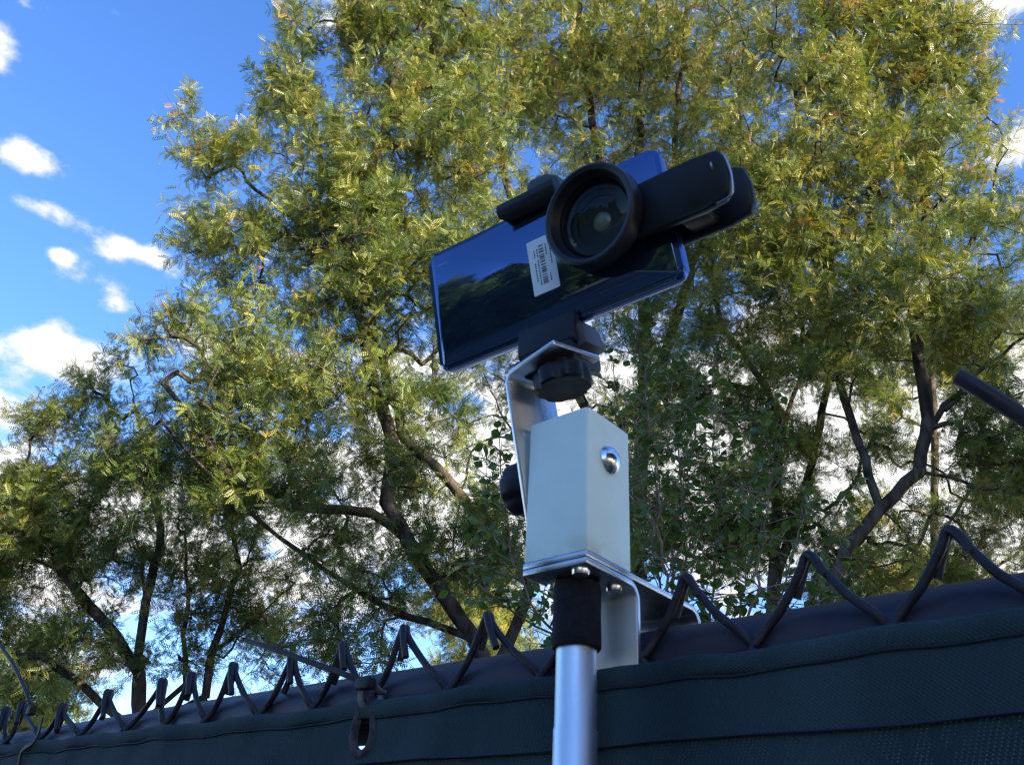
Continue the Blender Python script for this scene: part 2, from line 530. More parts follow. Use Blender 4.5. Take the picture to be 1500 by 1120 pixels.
def wire_mesh(xp, zp, xv, zv, shift, fine):
    """one weave wire: its knuckled tip at the peak (xp, zp), down over the valley (xv, zv), then zigzag to the ground"""
    bm = bmesh.new()
    s = 1 if xp > xv else -1           # +1: the wire climbing rightwards to its peak
    ux, uz = (xp - xv), (zp - zv)
    l = math.hypot(ux, uz); ux /= l; uz /= l
    mo = (.0012 if s > 0 else -.0012)
    tail = random.uniform(.011, .018)
    if shift < .0012:
        tail = .0045 if s > 0 else .012
    tm = (-.0044 if s > 0 else .0044)
    if shift < .0012 and s > 0: tm = -.0020
    tip = []
    sh = shift
    # tail hangs down beyond the apex along the partner wire's leg
    tip.append((xp + s * (.003 + tail * .62 - sh * .75), WIRE_M + tm * 1.15, zp - .004 - tail * .78 - sh * .6))
    tip.append((xp + s * (.0065 - sh * .45), WIRE_M + tm, zp - .0055 - sh * .35))
    tip.append((xp + s * .0025, WIRE_M + tm * .85, zp + .0012))
    tip.append((xp - s * .0012, WIRE_M + tm * .1, zp + .0026))
    tip.append((xp - s * .005, WIRE_M + mo * .4, zp - .0040))
    tip.append((xp - ux * l * .5, WIRE_M + mo, zp - uz * l * .52))
    tip.append((xv + ux * l * .17, WIRE_M + mo * 1.2, zv + uz * l * .2))
    tip.append((xv, WIRE_M + .0034 * -s, zv - .002))
    pts = curve(tip, 5 if fine else 3)
    z = zv; x0, x1 = xv, xp
    base = [(x1, x0), (x0, x1)]
    k = 0
    z -= PITCHW / 2
    while z > -FZ + .03:
        xx = x1 if k % 2 == 0 else x0
        pts.append(Vector((xx, WIRE_M + (.002 if k % 2 else -.002), z)))
        z -= PITCHW / 2; k += 1
    add_tube(bm, [Vector((p.x, p.y, p.z + FZ)) for p in pts], WR, 10 if fine else 6)
    bmesh.ops.recalc_face_normals(bm, faces=bm.faces[:])
    me = bpy.data.meshes.new('wire'); bm.to_mesh(me); bm.free(); smooth(me, 50)
    me.materials.append(MATS['wire_vinyl'])
    return me


for i in sorted(peaks):
    if i - 1 not in peaks or i + 1 not in peaks: continue
    xp, zp = peaks[i]
    for nb in (i - 1, i + 1):
        xv = (xp + peaks[nb][0]) / 2
        zv = min(zp, peaks[nb][1]) - .0325
        if max(i, nb) in VX:
            q = fence_pt(*VX[max(i, nb)], WIRE_M); xv, zv = q.x, q.z
        link('wire', wire_mesh(xp, zp, xv, zv, random.uniform(.0015, .0045) if i < 10 else .001, -2 <= i <= 15), None, fence)
# one bent stray wire end sticking up by the near end of the rail
bm = bmesh.new()
sp = [fence_pt(1404, 552, -.02), fence_pt(1440, 573, -.018), fence_pt(1500, 612, -.012), fence_pt(1590, 672, -.004)]
last = sp[-1]
sp += [last + Vector((.03, .006, -.028)), last + Vector((.06, .016, -.07))]
add_tube(bm, [Vector((p.x, p.y, p.z + FZ)) for p in curve(sp, 5)], .0033, 12)
stray = bm_obj('stray_wire', bm, 'wire_vinyl', fence)
stray['label'] = 'loose dark wire end sticking up at the right edge'

# ------------------------------------------------------------------ privacy screen
SCR_M = .0205
screen = empty('privacy_screen', Matrix.Translation((POLE.x, POLE.y, CAM_Z)) @ Matrix.Rotation(AZ, 4, 'Z'), 'dark blue green mesh privacy screen tied along the near side of the fence', 'privacy screen')
_tx = [-4.5, -1.2, -.662, -.335, -.155, -.0345, .077, .185, .5, 2.2]
_tz = [.112, .1105, .1098, .1052, .1038, .1042, .1042, .1057, .107, .107]


def top_z(x): return float(np.interp(x, _tx, _tz)) + .0006 * math.sin(x * 61) + .0004 * math.sin(x * 143 + 1)


def wav(x, z):
    return .0011 * math.sin(x * 23 + 1.3 * math.sin(z * 9)) + .0007 * math.sin(x * 57 + z * 14) + (.0005 * math.sin(x * 131 + 3 * math.sin(z * 40)) + .0006 * math.sin(x * 88 - z * 60) + .004 * math.sin(x * 5.1 + .7) * min(1, max(0, (.05 - z) * 4)))


hole = fence_pt(536, 1080, SCR_M)
HX, HZ = hole.x, hole.z
HOLE = []
for k in range(28):
    a = 2 * math.pi * k / 28
    r = .0062
    zz = r * math.sin(a) * 1.1
    xx = r * math.cos(a)
    if math.sin(a) > 0:
        zz = r * math.sin(a) * 3.1
        xx = r * math.cos(a) * (1 - .35 * math.sin(a) ** 2)
    HOLE.append((HX + xx - .13 * zz * 0, HZ + zz))


def inside(x, z):
    c = False
    n = len(HOLE)
    for i in range(n):
        x1, z1 = HOLE[i]; x2, z2 = HOLE[(i + 1) % n]
        if (z1 > z) != (z2 > z) and x < (x2 - x1) * (z - z1) / (z2 - z1) + x1: c = not c
    return c


def near_hole(x, z):
    best = None
    n = len(HOLE)
    for i in range(n):
        p, q = Vector(HOLE[i]), Vector(HOLE[(i + 1) % n])
        t = max(0, min(1, (Vector((x, z)) - p).dot(q - p) / (q - p).length_squared))
        c = p + (q - p) * t
        d = (c - Vector((x, z))).length
        if best is None or d < best[0]: best = (d, c)
    return best


xs = list(np.arange(-4.5, -1.0, .06)) + list(np.arange(-1.0, HX - .03, .012)) + list(np.arange(HX - .03, HX + .03, .0011)) + list(np.arange(HX + .03, .5, .012)) + list(np.arange(.5, 2.25, .06))


def cloth(name, ztop, zbot, proud, mat, cols, rows, cut):
    bm = bmesh.new()
    grid = []
    for x in cols:
        t, b = ztop(x), zbot(x)
        grid.append([bm.verts.new((x, SCR_M - proud + wav(x, b + (t - b) * (1 - f)), b + (t - b) * (1 - f))) for f in rows])
    for i in range(len(cols) - 1):
        for j in range(len(rows) - 1):
            q = (grid[i][j], grid[i + 1][j], grid[i + 1][j + 1], grid[i][j + 1])
            if cut and abs(q[0].co.x - HX) < .028 and abs(q[0].co.z - HZ) < .05:
                cx_ = sum(v.co.x for v in q) / 4; cz_ = sum(v.co.z for v in q) / 4
                if inside(cx_, cz_): continue
            bm.faces.new(q)
    if cut:
        for v in bm.verts:
            if v.is_boundary and abs(v.co.x - HX) < .028 and abs(v.co.z - HZ) < .05:
                d, c = near_hole(v.co.x, v.co.z)
                if d < .0025: v.co.x, v.co.z = c.x, c.y
        for v in [v for v in bm.verts if not v.link_faces]: bm.verts.remove(v)
    return bm_obj(name, bm, mat, screen, 60)


seam1 = lambda x: top_z(x) - .0088
seam2 = lambda x: .0704 + .0006 * math.sin(x * 37)
fine_rows = [k / 40 for k in range(41)]
cloth('fabric', seam2, lambda x: -CAM_Z + .04, 0, 'shade_cloth', xs, [0, .004, .01, .02, .03, .045, .06, .08, .1, .13, .17, .22, .3, .4, .5, .6, .7, .8, .9, 1], False)
band = cloth('top_band', lambda x: seam1(x) + .001, lambda x: seam2(x) - .0012, .0016, 'shade_cloth_hem', xs, fine_rows, True)
# rolled top hem: outer face, folded over the top edge
bm = bmesh.new()
prof = [(.0012, -.0088), (-.0022, -.0086), (-.0034, -.006), (-.0034, -.003), (-.0030, -.0008), (-.0012, .0006), (.0012, .0004), (.0026, -.001), (.0028, -.012)]
cols = [x for k, x in enumerate(xs) if x < HX - .03 or x > HX + .03 or k % 6 == 0]
rings = []
for x in cols:
    rings.append([bm.verts.new((x, SCR_M + a + wav(x, top_z(x) + b), top_z(x) + b)) for a, b in prof])
for r0, r1 in zip(rings, rings[1:]):
    for k in range(len(prof) - 1): bm.faces.new((r0[k], r1[k], r1[k + 1], r0[k + 1]))
bm_obj('hem', bm, 'shade_cloth_hem', screen, 60)
# stitched thread lines
for f, off in ((seam1, .0024), (seam2, .0022)):
    bm = bmesh.new()
    add_tube(bm, [(x, SCR_M - off + wav(x, f(x)), f(x) - .0006) for x in cols], .0006, 5)
    bm_obj('seam', bm, 'ink', screen, 60)
# reinforced eyelet round the torn-out hole
bm = bmesh.new()
cen = Vector((HX, HZ + .004))
loop = [Vector(p) for p in HOLE]
prof = [(-.0004, .0015), (.0004, -.0008), (.0022, -.0019), (.0042, -.0012), (.0052, .0016)]
rings = []
for i, p in enumerate(loop):
    t = (loop[(i + 1) % len(loop)] - loop[i - 1]).normalized(); nrm = Vector((t.y, -t.x))
    rings.append([bm.verts.new((p.x + nrm.x * a, SCR_M - .0016 + b + wav(p.x, p.y), p.y + nrm.y * a)) for a, b in prof])
for i in range(len(rings)):
    r0, r1 = rings[i], rings[(i + 1) % len(rings)]
    for k in range(len(prof) - 1): bm.faces.new((r0[k], r1[k], r1[k + 1], r0[k + 1]))
bm_obj('eyelet', bm, 'grommet_cloth', screen, 60)

# ------------------------------------------------------------------ cable ties
tie = empty('cable_tie', FRAME, 'dark cable tie knotted above the eyelet, its long tail pointing left over the rail', 'cable tie')
k0 = fence_pt(536, 1001, .012)
bm = bmesh.new()
tailp = [k0, fence_pt(500, 985, .012), fence_pt(440, 964, .015), fence_pt(395, 948, .017), fence_pt(362, 938, .02)]
add_tube(bm, curve(tailp, 5), [.0019] * 12 + [.0017] * 6 + [.0014] * 3, 8)
bm_obj('tail', bm, 'tie_plastic', tie)
bm = bmesh.new()
add_prism(bm, round_rect(.012, .007, .0015, 4, k0.x, k0.z), k0.y - .0035, k0.y + .003, .001, 2)
bm_obj('lock_head', bm, 'tie_plastic', tie)
bm = bmesh.new()
strap = [k0 + Vector((.001, 0, -.002)), Vector((k0.x - .0015, SCR_M - .0085, (k0.z + HZ) / 2 + .014)), Vector((HX - .0015, SCR_M - .0062, HZ + .019)), Vector((HX + .001, SCR_M + .002, HZ + .0135)), Vector((HX + .003, SCR_M + .006, HZ + .026)), k0 + Vector((.004, .010, -.004)), k0 + Vector((.003, .004, 0))]
cpts = curve(strap, 6)
rings = []
for i, p in enumerate(cpts):
    t = (cpts[min(i + 1, len(cpts) - 1)] - cpts[max(i - 1, 0)]).normalized()
    a = Vector((1, 0, 0)); b = t.cross(a).normalized()
    rings.append([bm.verts.new(p + a * sx * .0023 + b * sy * .0006) for sx, sy in ((1, 1), (-1, 1), (-1, -1), (1, -1))])
for r0, r1 in zip(rings, rings[1:]):
    for k in range(4): bm.faces.new((r0[k], r0[(k + 1) % 4], r1[(k + 1) % 4], r1[k]))
bm_obj('strap', bm, 'pale_tie', tie, 40)

tie2 = empty('cable_tie', FRAME, 'thin cable tie at the far left end of the screen, tail standing upright', 'cable tie')
j0 = fence_pt(46, 1040, .012)
bm = bmesh.new()
add_tube(bm, curve([j0, fence_pt(38, 1012, .014), fence_pt(18, 970, .02), fence_pt(0, 944, .024), fence_pt(-25, 905, .03)], 5), .0018, 7)
bm_obj('tail', bm, 'tie_plastic', tie2)
bm = bmesh.new()
add_prism(bm, round_rect(.009, .008, .0015, 4, j0.x, j0.z), j0.y - .003, j0.y + .003, .001, 2)
bm_obj('lock_head', bm, 'tie_plastic', tie2)
bm = bmesh.new()
s2 = curve([j0 + Vector((.012, .006, -.006)), fence_pt(52, 1082, SCR_M - .006), fence_pt(33, 1098, SCR_M - .0055), fence_pt(27, 1118, SCR_M - .0045), fence_pt(22, 1140, SCR_M - .003), fence_pt(20, 1150, SCR_M + .003)], 6)
rings = []
for i, p in enumerate(s2):
    t = (s2[min(i + 1, len(s2) - 1)] - s2[max(i - 1, 0)]).normalized()
    b = Vector((0, 1, 0)); a = t.cross(b).normalized()
    rings.append([bm.verts.new(p + a * sx * .0018 + b * sy * .0006) for sx, sy in ((1, 1), (-1, 1), (-1, -1), (1, -1))])
for r0, r1 in zip(rings, rings[1:]):
    for k in range(4): bm.faces.new((r0[k], r0[(k + 1) % 4], r1[(k + 1) % 4], r1[k]))
bm_obj('strap', bm, 'tie_plastic', tie2, 40)

# ------------------------------------------------------------------ pole with foam grip
pole = empty('telescopic_pole', Matrix.Translation((POLE.x, POLE.y, 0)) @ Matrix.Rotation(AZ, 4, 'Z'), 'bare aluminium pole with a black foam grip under the white block', 'pole')
bm = bmesh.new()
add_lathe(bm, [(0, 0), (.0100, 0), (.0100, FZ + .0735), (.0096, FZ + .0742), (.0096, FZ + .137), (0, FZ + .137)], n=48)
bm_obj('tube', bm, 'pole_metal', pole)
bm = bmesh.new()
add_lathe(bm, [(.0098, FZ + .1098), (.0112, FZ + .1094), (.0117, FZ + .1104), (.0117, FZ + .116), (.0115, FZ + .126), (.0116, FZ + .137), (.0112, FZ + .1405), (.0098, FZ + .1405)], n=48)
bm_obj('foam_grip', bm, 'foam', pole)

# ------------------------------------------------------------------ two bent plates hooked over the rail
ZB = .1488                              # underside of the white block
TH = .0031
lower = empty('hook_plate', FRAME, 'lower bent aluminium plate under the white block, its flange in front of the rail', 'bracket')
bm = bmesh.new()
zc = ZB - TH * 1.5 - .0002
path = [(-.0195, zc)] + bend((-.0195, zc), (.0245, zc), (.0245, .06), .0075, 8) + [(.0245, .0870)]
add_strip(bm, path, -.0188, .0192, TH)
for v in bm.verts: v.co = Vector((v.co.y, v.co.x, v.co.z))
bm_obj('plate', bm, 'aluminium', lower)
upper = empty('hook_plate', FRAME, 'upper bent aluminium plate under the white block, reaching across to behind the rail', 'bracket')
bm = bmesh.new()
zc2 = ZB - TH * .5
path = [(-.0195, zc2)] + bend((-.0195, zc2), (.0855, zc2), (.0855, .06), .0085, 8) + [(.0855, .098)]
add_strip(bm, path, -.0188, .0192, TH)
for v in bm.verts: v.co = Vector((v.co.y, v.co.x, v.co.z))
bm_obj('plate', bm, 'aluminium', upper)
for x, y in ((.0110, -.0125), (.0105, .0165), (-.0125, -.0005)):
    bm = bmesh.new()
    zt = ZB - 2 * TH - .0002
    add_lathe(bm, [(0, zt - .0034), (.0022, zt - .0034), (.0040, zt - .0026), (.0046, zt - .0010), (.0046, zt + .001)], Matrix.Translation((x, y, 0)), 20)
    bm_obj('screw', bm, 'zinc', lower)

# ------------------------------------------------------------------ white square block with bolt
block = empty('square_block', FRAME, 'upright white square plastic tube block with a bolt head, standing on aluminium plates', 'block')
bm = bmesh.new()
add_prism(bm, round_rect(.0380, .0380, .0016, 5, 0, 0), 0, .0765, .0007, 2)
for v in bm.verts: v.co = Vector((v.co.x, v.co.z, ZB + .0003 + v.co.y))
bm_obj('body', bm, 'white_plastic', block)
bm = bmesh.new()
add_lathe(bm, [(.0074, 0), (.0076, .0008), (.0068, .0024), (.0048, .0041), (.0022, .0050), (0, .0052)], Matrix.Translation((.0190, -.0005, .2025)) @ Matrix.Rotation(R(90), 4, 'Y'), 32)
bm_obj('bolt_head', bm, 'zinc', block)

# ------------------------------------------------------------------ tall angle bracket beside the block
_v = Vector((R(9.7), R(-5.5), R(-9.8)))
ROTB = Matrix.Rotation(_v.length, 4, _v.normalized())
BRK = FRAME @ Matrix.Translation((-.0252, -.0135, .2600)) @ ROTB
angle = empty('angle_bracket', BRK, 'tall bent aluminium bracket bolted behind the white block, holding the phone clamp', 'bracket')
bm = bmesh.new()
WB = .0352
path = [(-.0012, -.1000)] + bend((-.0012, -.1), (-.0012, -.0012), (.0396, -.0012), .0065, 8) + [(.0396, -.0012)]
add_strip(bm, path, -WB / 2, WB / 2, .003)
# clip the free corners
for v in bm.verts:
    if v.co.x > .03: v.co.x -= max(0, (abs(v.co.y) - .0145)) * .5
bm_obj('strip', bm, 'aluminium', angle)


def knob(name, matrix, rad, h, parent, stem_r, stem_h):
    bm = bmesh.new()
    n = 72
    prof = [(.0, 0, 0), (.55, 0, 0), (.92, .0, .6), (1.0, .12, 1), (1.0, .85, 1), (.92, 1., .6), (.5, 1., 0), (0, 1., 0)]
    rings = []
    for f, hh, lobe in prof:
        if f == 0: rings.append([bm.verts.new(matrix @ Vector((0, 0, hh * h)))]); continue
        ring = []
        for k in range(n):
            a = 2 * math.pi * k / n
            s = 1 - .12 * lobe * max(0, math.cos(6 * a)) ** 1.6
            ring.append(bm.verts.new(matrix @ Vector((f * rad * s * math.cos(a), f * rad * s * math.sin(a), hh * h))))
        rings.append(ring)
    for a, b in zip(rings, rings[1:]):
        for k in range(n):
            q = []
            for v in (a[k % len(a)], a[(k + 1) % len(a)], b[(k + 1) % len(b)], b[k % len(b)]):
                if v not in q: q.append(v)
            if len(q) > 2: bm.faces.new(q)
    add_lathe(bm, [(stem_r, h * .98), (stem_r, h + stem_h), (0, h + stem_h)], matrix, 24)
    return bm_obj(name, bm, 'black_plastic', parent)


# bolt knob on the outer face of the strip (fixed through the block)
knob('knob', BRK.inverted() @ FRAME @ Matrix.Translation((-.0425, -.0005, .2000)) @ Matrix.Rotation(R(90), 4, 'Y') @ Matrix.Rotation(R(12), 4, 'Z'), .0150, .0145, angle, .008, .006)

# ------------------------------------------------------------------ phone
PH_T = Vector((.016, .408, .325 + CAM_Z))
_a, _b, _c = R(-37.6), R(15.5), R(-2.0)
PHM = Matrix.Translation(PH_T) @ Matrix.Rotation(_a, 4, 'Z') @ Matrix.Rotation(_b, 4, 'X') @ Matrix.Rotation(_c, 4, 'Y')
phone = empty('phone', PHM, 'blue glossy phone held sideways with its mirrored back facing the viewer', 'phone')
PW, PHH = .1652, .0795
bm = bmesh.new()
add_prism(bm, round_rect(PW, PHH, .0055, 7), -.0041, .0041, .0024, 4)
bm_obj('frame', bm, 'phone_frame', phone)
bm = bmesh.new()
add_prism(bm, round_rect(PW - .0054, PHH - .0048, .004, 7), -.0046, -.0038, .0004, 2)
bm_obj('back_glass', bm, 'phone_glass', phone)
bm = bmesh.new()
add_prism(bm, round_rect(PW - .0056, PHH - .005, .004, 7), .0038, .0046, .0004, 2)
bm_obj('screen_glass', bm, 'lens_glass', phone)
for v0, ln in ((-.004, .022), (.022, .010)):
    bm = bmesh.new()
    add_prism(bm, round_rect(.0020, ln, .0009, 4, 0, 0), -.0012, .0012, .0003, 2)
    ob = bm_obj('side_button', bm, 'phone_frame', phone)
    ob.location = (PW / 2 - .0004, 0, v0 - .006)
st = bmesh.new()
add_prism(st, round_rect(.0178, .0348, .0008, 4, 0, 0), -.0049, -.00455, 0)
sticker = bm_obj('sticker', st, 'sticker_paper', phone)
sticker.location = (.0008, 0, .0003)
bm = bmesh.new()


def dash(x, z, w, h):
    y = -.00496
    bm.faces.new([bm.verts.new(p) for p in ((x - w / 2, y, z - h / 2), (x + w / 2, y, z - h / 2), (x + w / 2, y, z + h / 2), (x - w / 2, y, z + h / 2))])


z = .0125
r2 = random.Random(3)
while z > -.0125:                       # barcode running down the label
    w = r2.choice((.00022, .0003, .0005, .0007))
    dash(.0003, z, .0034, w)
    z -= w + r2.choice((.0002, .0003, .0005, .0011))
for x, za, zb in ((.0062, .012, -.001), (.0035, .012, .006), (.0041, -.007, -.0115), (-.0028, .004, -.0125), (-.0049, .0025, -.0095), (-.0026, .011, .0065), (-.0046, .0105, .0065)):
    z = za
    while z > zb:
        l = r2.uniform(.0005, .0013)
        dash(x, z - l / 2, .00075, l); z -= l + .00035
bm_obj('print', bm, 'ink', sticker, 0)

# ------------------------------------------------------------------ phone clamp (stands on the flange, knob below)
clamp = empty('phone_clamp', PHM, 'black spring clamp gripping the phone top and bottom on the bracket', 'phone clamp')
bm = bmesh.new()                        # back arm behind the phone
add_prism(bm, round_rect(.020, .108, .003, 4, .002, -.002), .0065, .0125, .0012, 2)
bm_obj('back_arm', bm, 'black_plastic', clamp)
bm = bmesh.new()                        # lower jaw: cradle under the phone with a lip in front
prof = [(.0125, -.0415), (-.0056, -.0415), (-.0056, -.0365), (-.0082, -.0355), (-.0105, -.038), (-.0150, -.0535), (-.0130, -.0560), (.0125, -.0560)]
vs0 = [bm.verts.new((-.0195, y, zz)) for y, zz in prof]; vs1 = [bm.verts.new((.0185, y, zz)) for y, zz in prof]
bm.faces.new(vs0); bm.faces.new(vs1[::-1])
for k in range(len(prof)): bm.faces.new((vs0[k], vs1[k], vs1[(k + 1) % len(prof)], vs0[(k + 1) % len(prof)]))
bmesh.ops.recalc_face_normals(bm, faces=bm.faces[:])
bmesh.ops.bevel(bm, geom=bm.edges[:], offset=.0009, segments=2, profile=.5, affect='EDGES')
bm_obj('lower_jaw', bm, 'black_plastic', clamp)
bm = bmesh.new()                        # greyer end cheek of the jaw
prof = [(.0170, -.0475), (.0205, -.0450), (.0232, -.0575), (.0170, -.0590)]
add_prism(bm, prof, -.0115, .0115, .0012, 2)
bm_obj('jaw_cheek', bm, 'grey_plastic', clamp)
bm = bmesh.new()                        # base block standing on the flange
add_prism(bm, round_rect(.034, .014, .003, 4, .0005, -.0615), -.0165, .0125, .001, 2)
bm_obj('base', bm, 'black_plastic', clamp)
bm = bmesh.new()                        # upper jaw bar
prof = [(.0125, .0408), (-.0050, .0408), (-.0050, .0345), (-.0080, .0340), (-.0105, .0375), (-.0120, .0420), (-.0110, .0470), (.0125, .0500)]
vs0 = [bm.verts.new((-.0215, y, zz)) for y, zz in prof]; vs1 = [bm.verts.new((.0195, y, zz)) for y, zz in prof]
bm.faces.new(vs0); bm.faces.new(vs1[::-1])
for k in range(len(prof)): bm.faces.new((vs0[k], vs1[k], vs1[(k + 1) % len(prof)], vs0[(k + 1) % len(prof)]))
bmesh.ops.recalc_face_normals(bm, faces=bm.faces[:])
for v in bm.verts:                      # the lip is shorter than the bar
    if v.co.z < .036 and v.co.x < 0: v.co.x += .006
bmesh.ops.bevel(bm, geom=bm.edges[:], offset=.001, segments=2, profile=.5, affect='EDGES')
bm_obj('upper_jaw', bm, 'black_plastic', clamp)
bm = bmesh.new()
prof = [(-.003, .0485), (.0185, .0488), (.0185, .0530), (.0115, .0575), (.0005, .0580), (-.003, .0545)]
add_prism(bm, prof, -.0035, .0120, .0014, 2)
bm_obj('jaw_hump', bm, 'grey_plastic', clamp)
knob('thumb_knob', PHM.inverted() @ BRK @ Matrix.Translation((.0240, .0, -.0185)) @ Matrix.Rotation(R(8), 4, 'Z'), .0158, .0110, clamp, .0085, .006)
bm = bmesh.new()                        # stud through the flange up into the base
add_lathe(bm, [(.0, -.004), (.0070, -.004), (.0070, .006), (0, .006)], PHM.inverted() @ BRK @ Matrix.Translation((.0215, 0, 0)), 24)
bm_obj('stud', bm, 'black_plastic', clamp)

# ------------------------------------------------------------------ clip-on wide lens
clip = empty('clip_lens', PHM, 'large black clip-on wide lens pegged over the phone corner', 'lens')
LC = Vector((.0475, 0, .0045))
LM = Matrix.Translation(LC) @ Matrix.Rotation(R(-4), 4, 'Z') @ Matrix.Rotation(R(90), 4, 'X')   # local Z points to the viewer
bm = bmesh.new()
add_lathe(bm, [(.0120, .0048), (.0205, .0050), (.0210, .0060), (.0210, .0105), (.0225, .0118), (.0268, .0150), (.0285, .0170), (.0289, .0200), (.0289, .0262), (.0284, .0278), (.0272, .0282), (.0250, .0275), (.0243, .0265), (.0236, .0238), (.0226, .0228), (.0222, .0218), (.0216, .0150)], LM, 72)
bm_obj('barrel', bm, 'ring_plastic', clip)
bm = bmesh.new()
add_lathe(bm, [(.0221, .0212), (.0200, .0222), (.0160, .0235), (.0110, .0246), (.0055, .0252), (0, .0254)], LM, 64)
fg = bpy.data.materials.new('front_glass'); fg.use_nodes = True; MATS['front_glass'] = fg
_n, _l = fg.node_tree.nodes, fg.node_tree.links
_t = _n.new('ShaderNodeBsdfTransparent'); _t.inputs[0].default_value = (.92, .96, .94, 1)
_g = _n.new('ShaderNodeBsdfGlossy'); _g.inputs['Roughness'].default_value = .03; _g.inputs[0].default_value = (.6, .75, .8, 1)
_m = _n.new('ShaderNodeMixShader')
_m.inputs[0].default_value = .018; _l.new(_t.outputs[0], _m.inputs[1]); _l.new(_g.outputs[0], _m.inputs[2]); _l.new(_m.outputs[0], _n['Material Output'].inputs[0])
bm_obj('front_glass', bm, 'front_glass', clip)
bm = bmesh.new()                        # dark funnel inside
add_lathe(bm, [(.0214, .0215), (.0205, .0200), (.0205, .0180), (.0180, .0176), (.0180, .0162), (.0150, .0158), (.0150, .0146), (.0110, .0142), (.0058, .0138)], LM, 48)
bm_obj('inner_cone', bm, 'black_plastic', clip)
bm = bmesh.new()
add_lathe(bm, [(.0060, .0136), (.0052, .0144), (.0030, .0150), (0, .0152)], LM, 32)
bm_obj('inner_lens', bm, 'inner_lens', clip)
bm = bmesh.new()                        # front arm: flat peg plate from the lens out past the phone's end
outl = [(.0655, .0150), (.0655, -.0150), (.104, -.0158), (.1160, -.0150), (.1190, -.0122), (.1212, -.003), (.1205, .0080), (.1180, .0125), (.1140, .0138), (.100, .0142)]
add_prism(bm, outl, -.0168, -.0112, .0016, 3)
for v in bm.verts: v.co.y += max(0, v.co.x - .06) * -.02
bm_obj('front_arm', bm, 'black_plastic', clip)
bm = bmesh.new()                        # back arm on the screen side
outl = [(.030, .0150), (.030, -.0150), (.108, -.0155), (.1195, -.0130), (.1225, -.0080), (.1232, .003), (.1215, .0125), (.1170, .0155), (.100, .0158)]
add_prism(bm, outl, .0065, .0130, .0018, 3)
for v in bm.verts: v.co.y += max(0, v.co.x - .06) * .03
bm_obj('back_arm', bm, 'black_plastic', clip)
bm = bmesh.new()                        # hinge cheeks between the arms
add_prism(bm, round_rect(.017, .026, .003, 4, .0955, -.0005), -.0118, .0072, .001, 2)
bm_obj('hinge', bm, 'black_plastic', clip)
bm = bmesh.new()                        # rubber pad under the lens on the phone's back
add_lathe(bm, [(.0, .0044), (.0150, .0044), (.0155, .0052), (.0, .0052)], LM, 40)
bm_obj('pad', bm, 'foam', clip)
bm = bmesh.new()                        # steel spring loop over the arm's end
sp = [(.1135, -.0172, .0068), (.1138, -.0190, .0060), (.1150, -.0194, .0085), (.1150, -.0192, .0085)]
add_tube(bm, curve([(.1135, -.0165, .0020), (.1136, -.0186, .0035), (.1137, -.0190, .0060), (.1136, -.0168, .0075)], 5), .0007, 8)
add_tube(bm, curve([(.1200, -.0174, .0095), (.1212, -.0178, .0055), (.1221, -.0180, -.0020), (.1216, -.0182, -.0095), (.1200, -.0182, -.0145), (.1165, -.0183, -.0158), (.1115, -.0180, -.0160)], 6), .0006, 8)
bm_obj('spring', bm, 'spring_steel', clip)


# ------------------------------------------------------------------ trees
def tubes_mesh(name, nodes, par, rad, mat, parent, sides_fn, keep=None):
    """all segments node -> parent as tapered prisms, in one mesh"""
    n = len(nodes)
    P = np.asarray(nodes); par = np.asarray(par); rad = np.asarray(rad)
    idx = np.nonzero(par >= 0)[0]
    if keep is not None: idx = idx[keep[idx]]
    V, F, base = [], [], 0
    for sides in (3, 4, 6, 10):
        sel = idx[[sides_fn(r) == sides for r in rad[idx]]] if len(idx) else idx
        if len(sel) == 0: continue
        a, b = P[par[sel]], P[sel]
        t = b - a; ln = np.linalg.norm(t, axis=1, keepdims=True); ok = ln[:, 0] > 1e-6
        a, b, t, sel = a[ok], b[ok], t[ok] / ln[ok], sel[ok]
        ref = np.where(np.abs(t[:, 2:3]) < .9, np.array([[0, 0, 1.]]), np.array([[1., 0, 0]]))
        e1 = np.cross(t, ref); e1 /= np.linalg.norm(e1, axis=1, keepdims=True); e2 = np.cross(t, e1)
        ra = np.minimum(rad[par[sel]], rad[sel] * 1.35)[:, None]; rb = rad[sel][:, None]
        ang = 2 * np.pi * np.arange(sides) / sides
        ext = t * np.minimum(rb * .5, .01)
        ringa = np.stack([a - ext + (e1 * np.cos(q) + e2 * np.sin(q)) * ra for q in ang], 1)
        ringb = np.stack([b + ext + (e1 * np.cos(q) + e2 * np.sin(q)) * rb for q in ang], 1)
        V.append(np.concatenate([ringa, ringb], 1).reshape(-1, 3))
        m = len(sel)
        o = base + np.arange(m)[:, None] * 2 * sides
        for k in range(sides):
            k2 = (k + 1) % sides
            F.append(np.concatenate([o + k, o + k2, o + sides + k2, o + sides + k], 1))
        base += m * 2 * sides
    if not V: return None
    return quads_obj(name, np.concatenate(V), np.concatenate(F), mat, parent, True)


def quads_obj(name, V, F, mat, parent, sm=False, tint=None):
    me = bpy.data.meshes.new(name)
    me.vertices.add(len(V)); me.vertices.foreach_set('co', V.astype(np.float32).ravel())
    nf = len(F)
    w_ = F.shape[1]
    me.loops.add(nf * w_); me.loops.foreach_set('vertex_index', F.astype(np.int32).ravel())
    me.polygons.add(nf); me.polygons.foreach_set('loop_start', np.arange(0, nf * w_, w_, dtype=np.int32))
    try: me.polygons.foreach_set('loop_total', np.full(nf, w_, np.int32))
    except Exception: pass
    if tint is not None:
        a = me.attributes.new('tint', 'FLOAT', 'FACE'); a.data.foreach_set('value', tint.astype(np.float32))
    me.update(calc_edges=True)
    if sm: me.shade_smooth()
    return link(name, me, mat, parent)


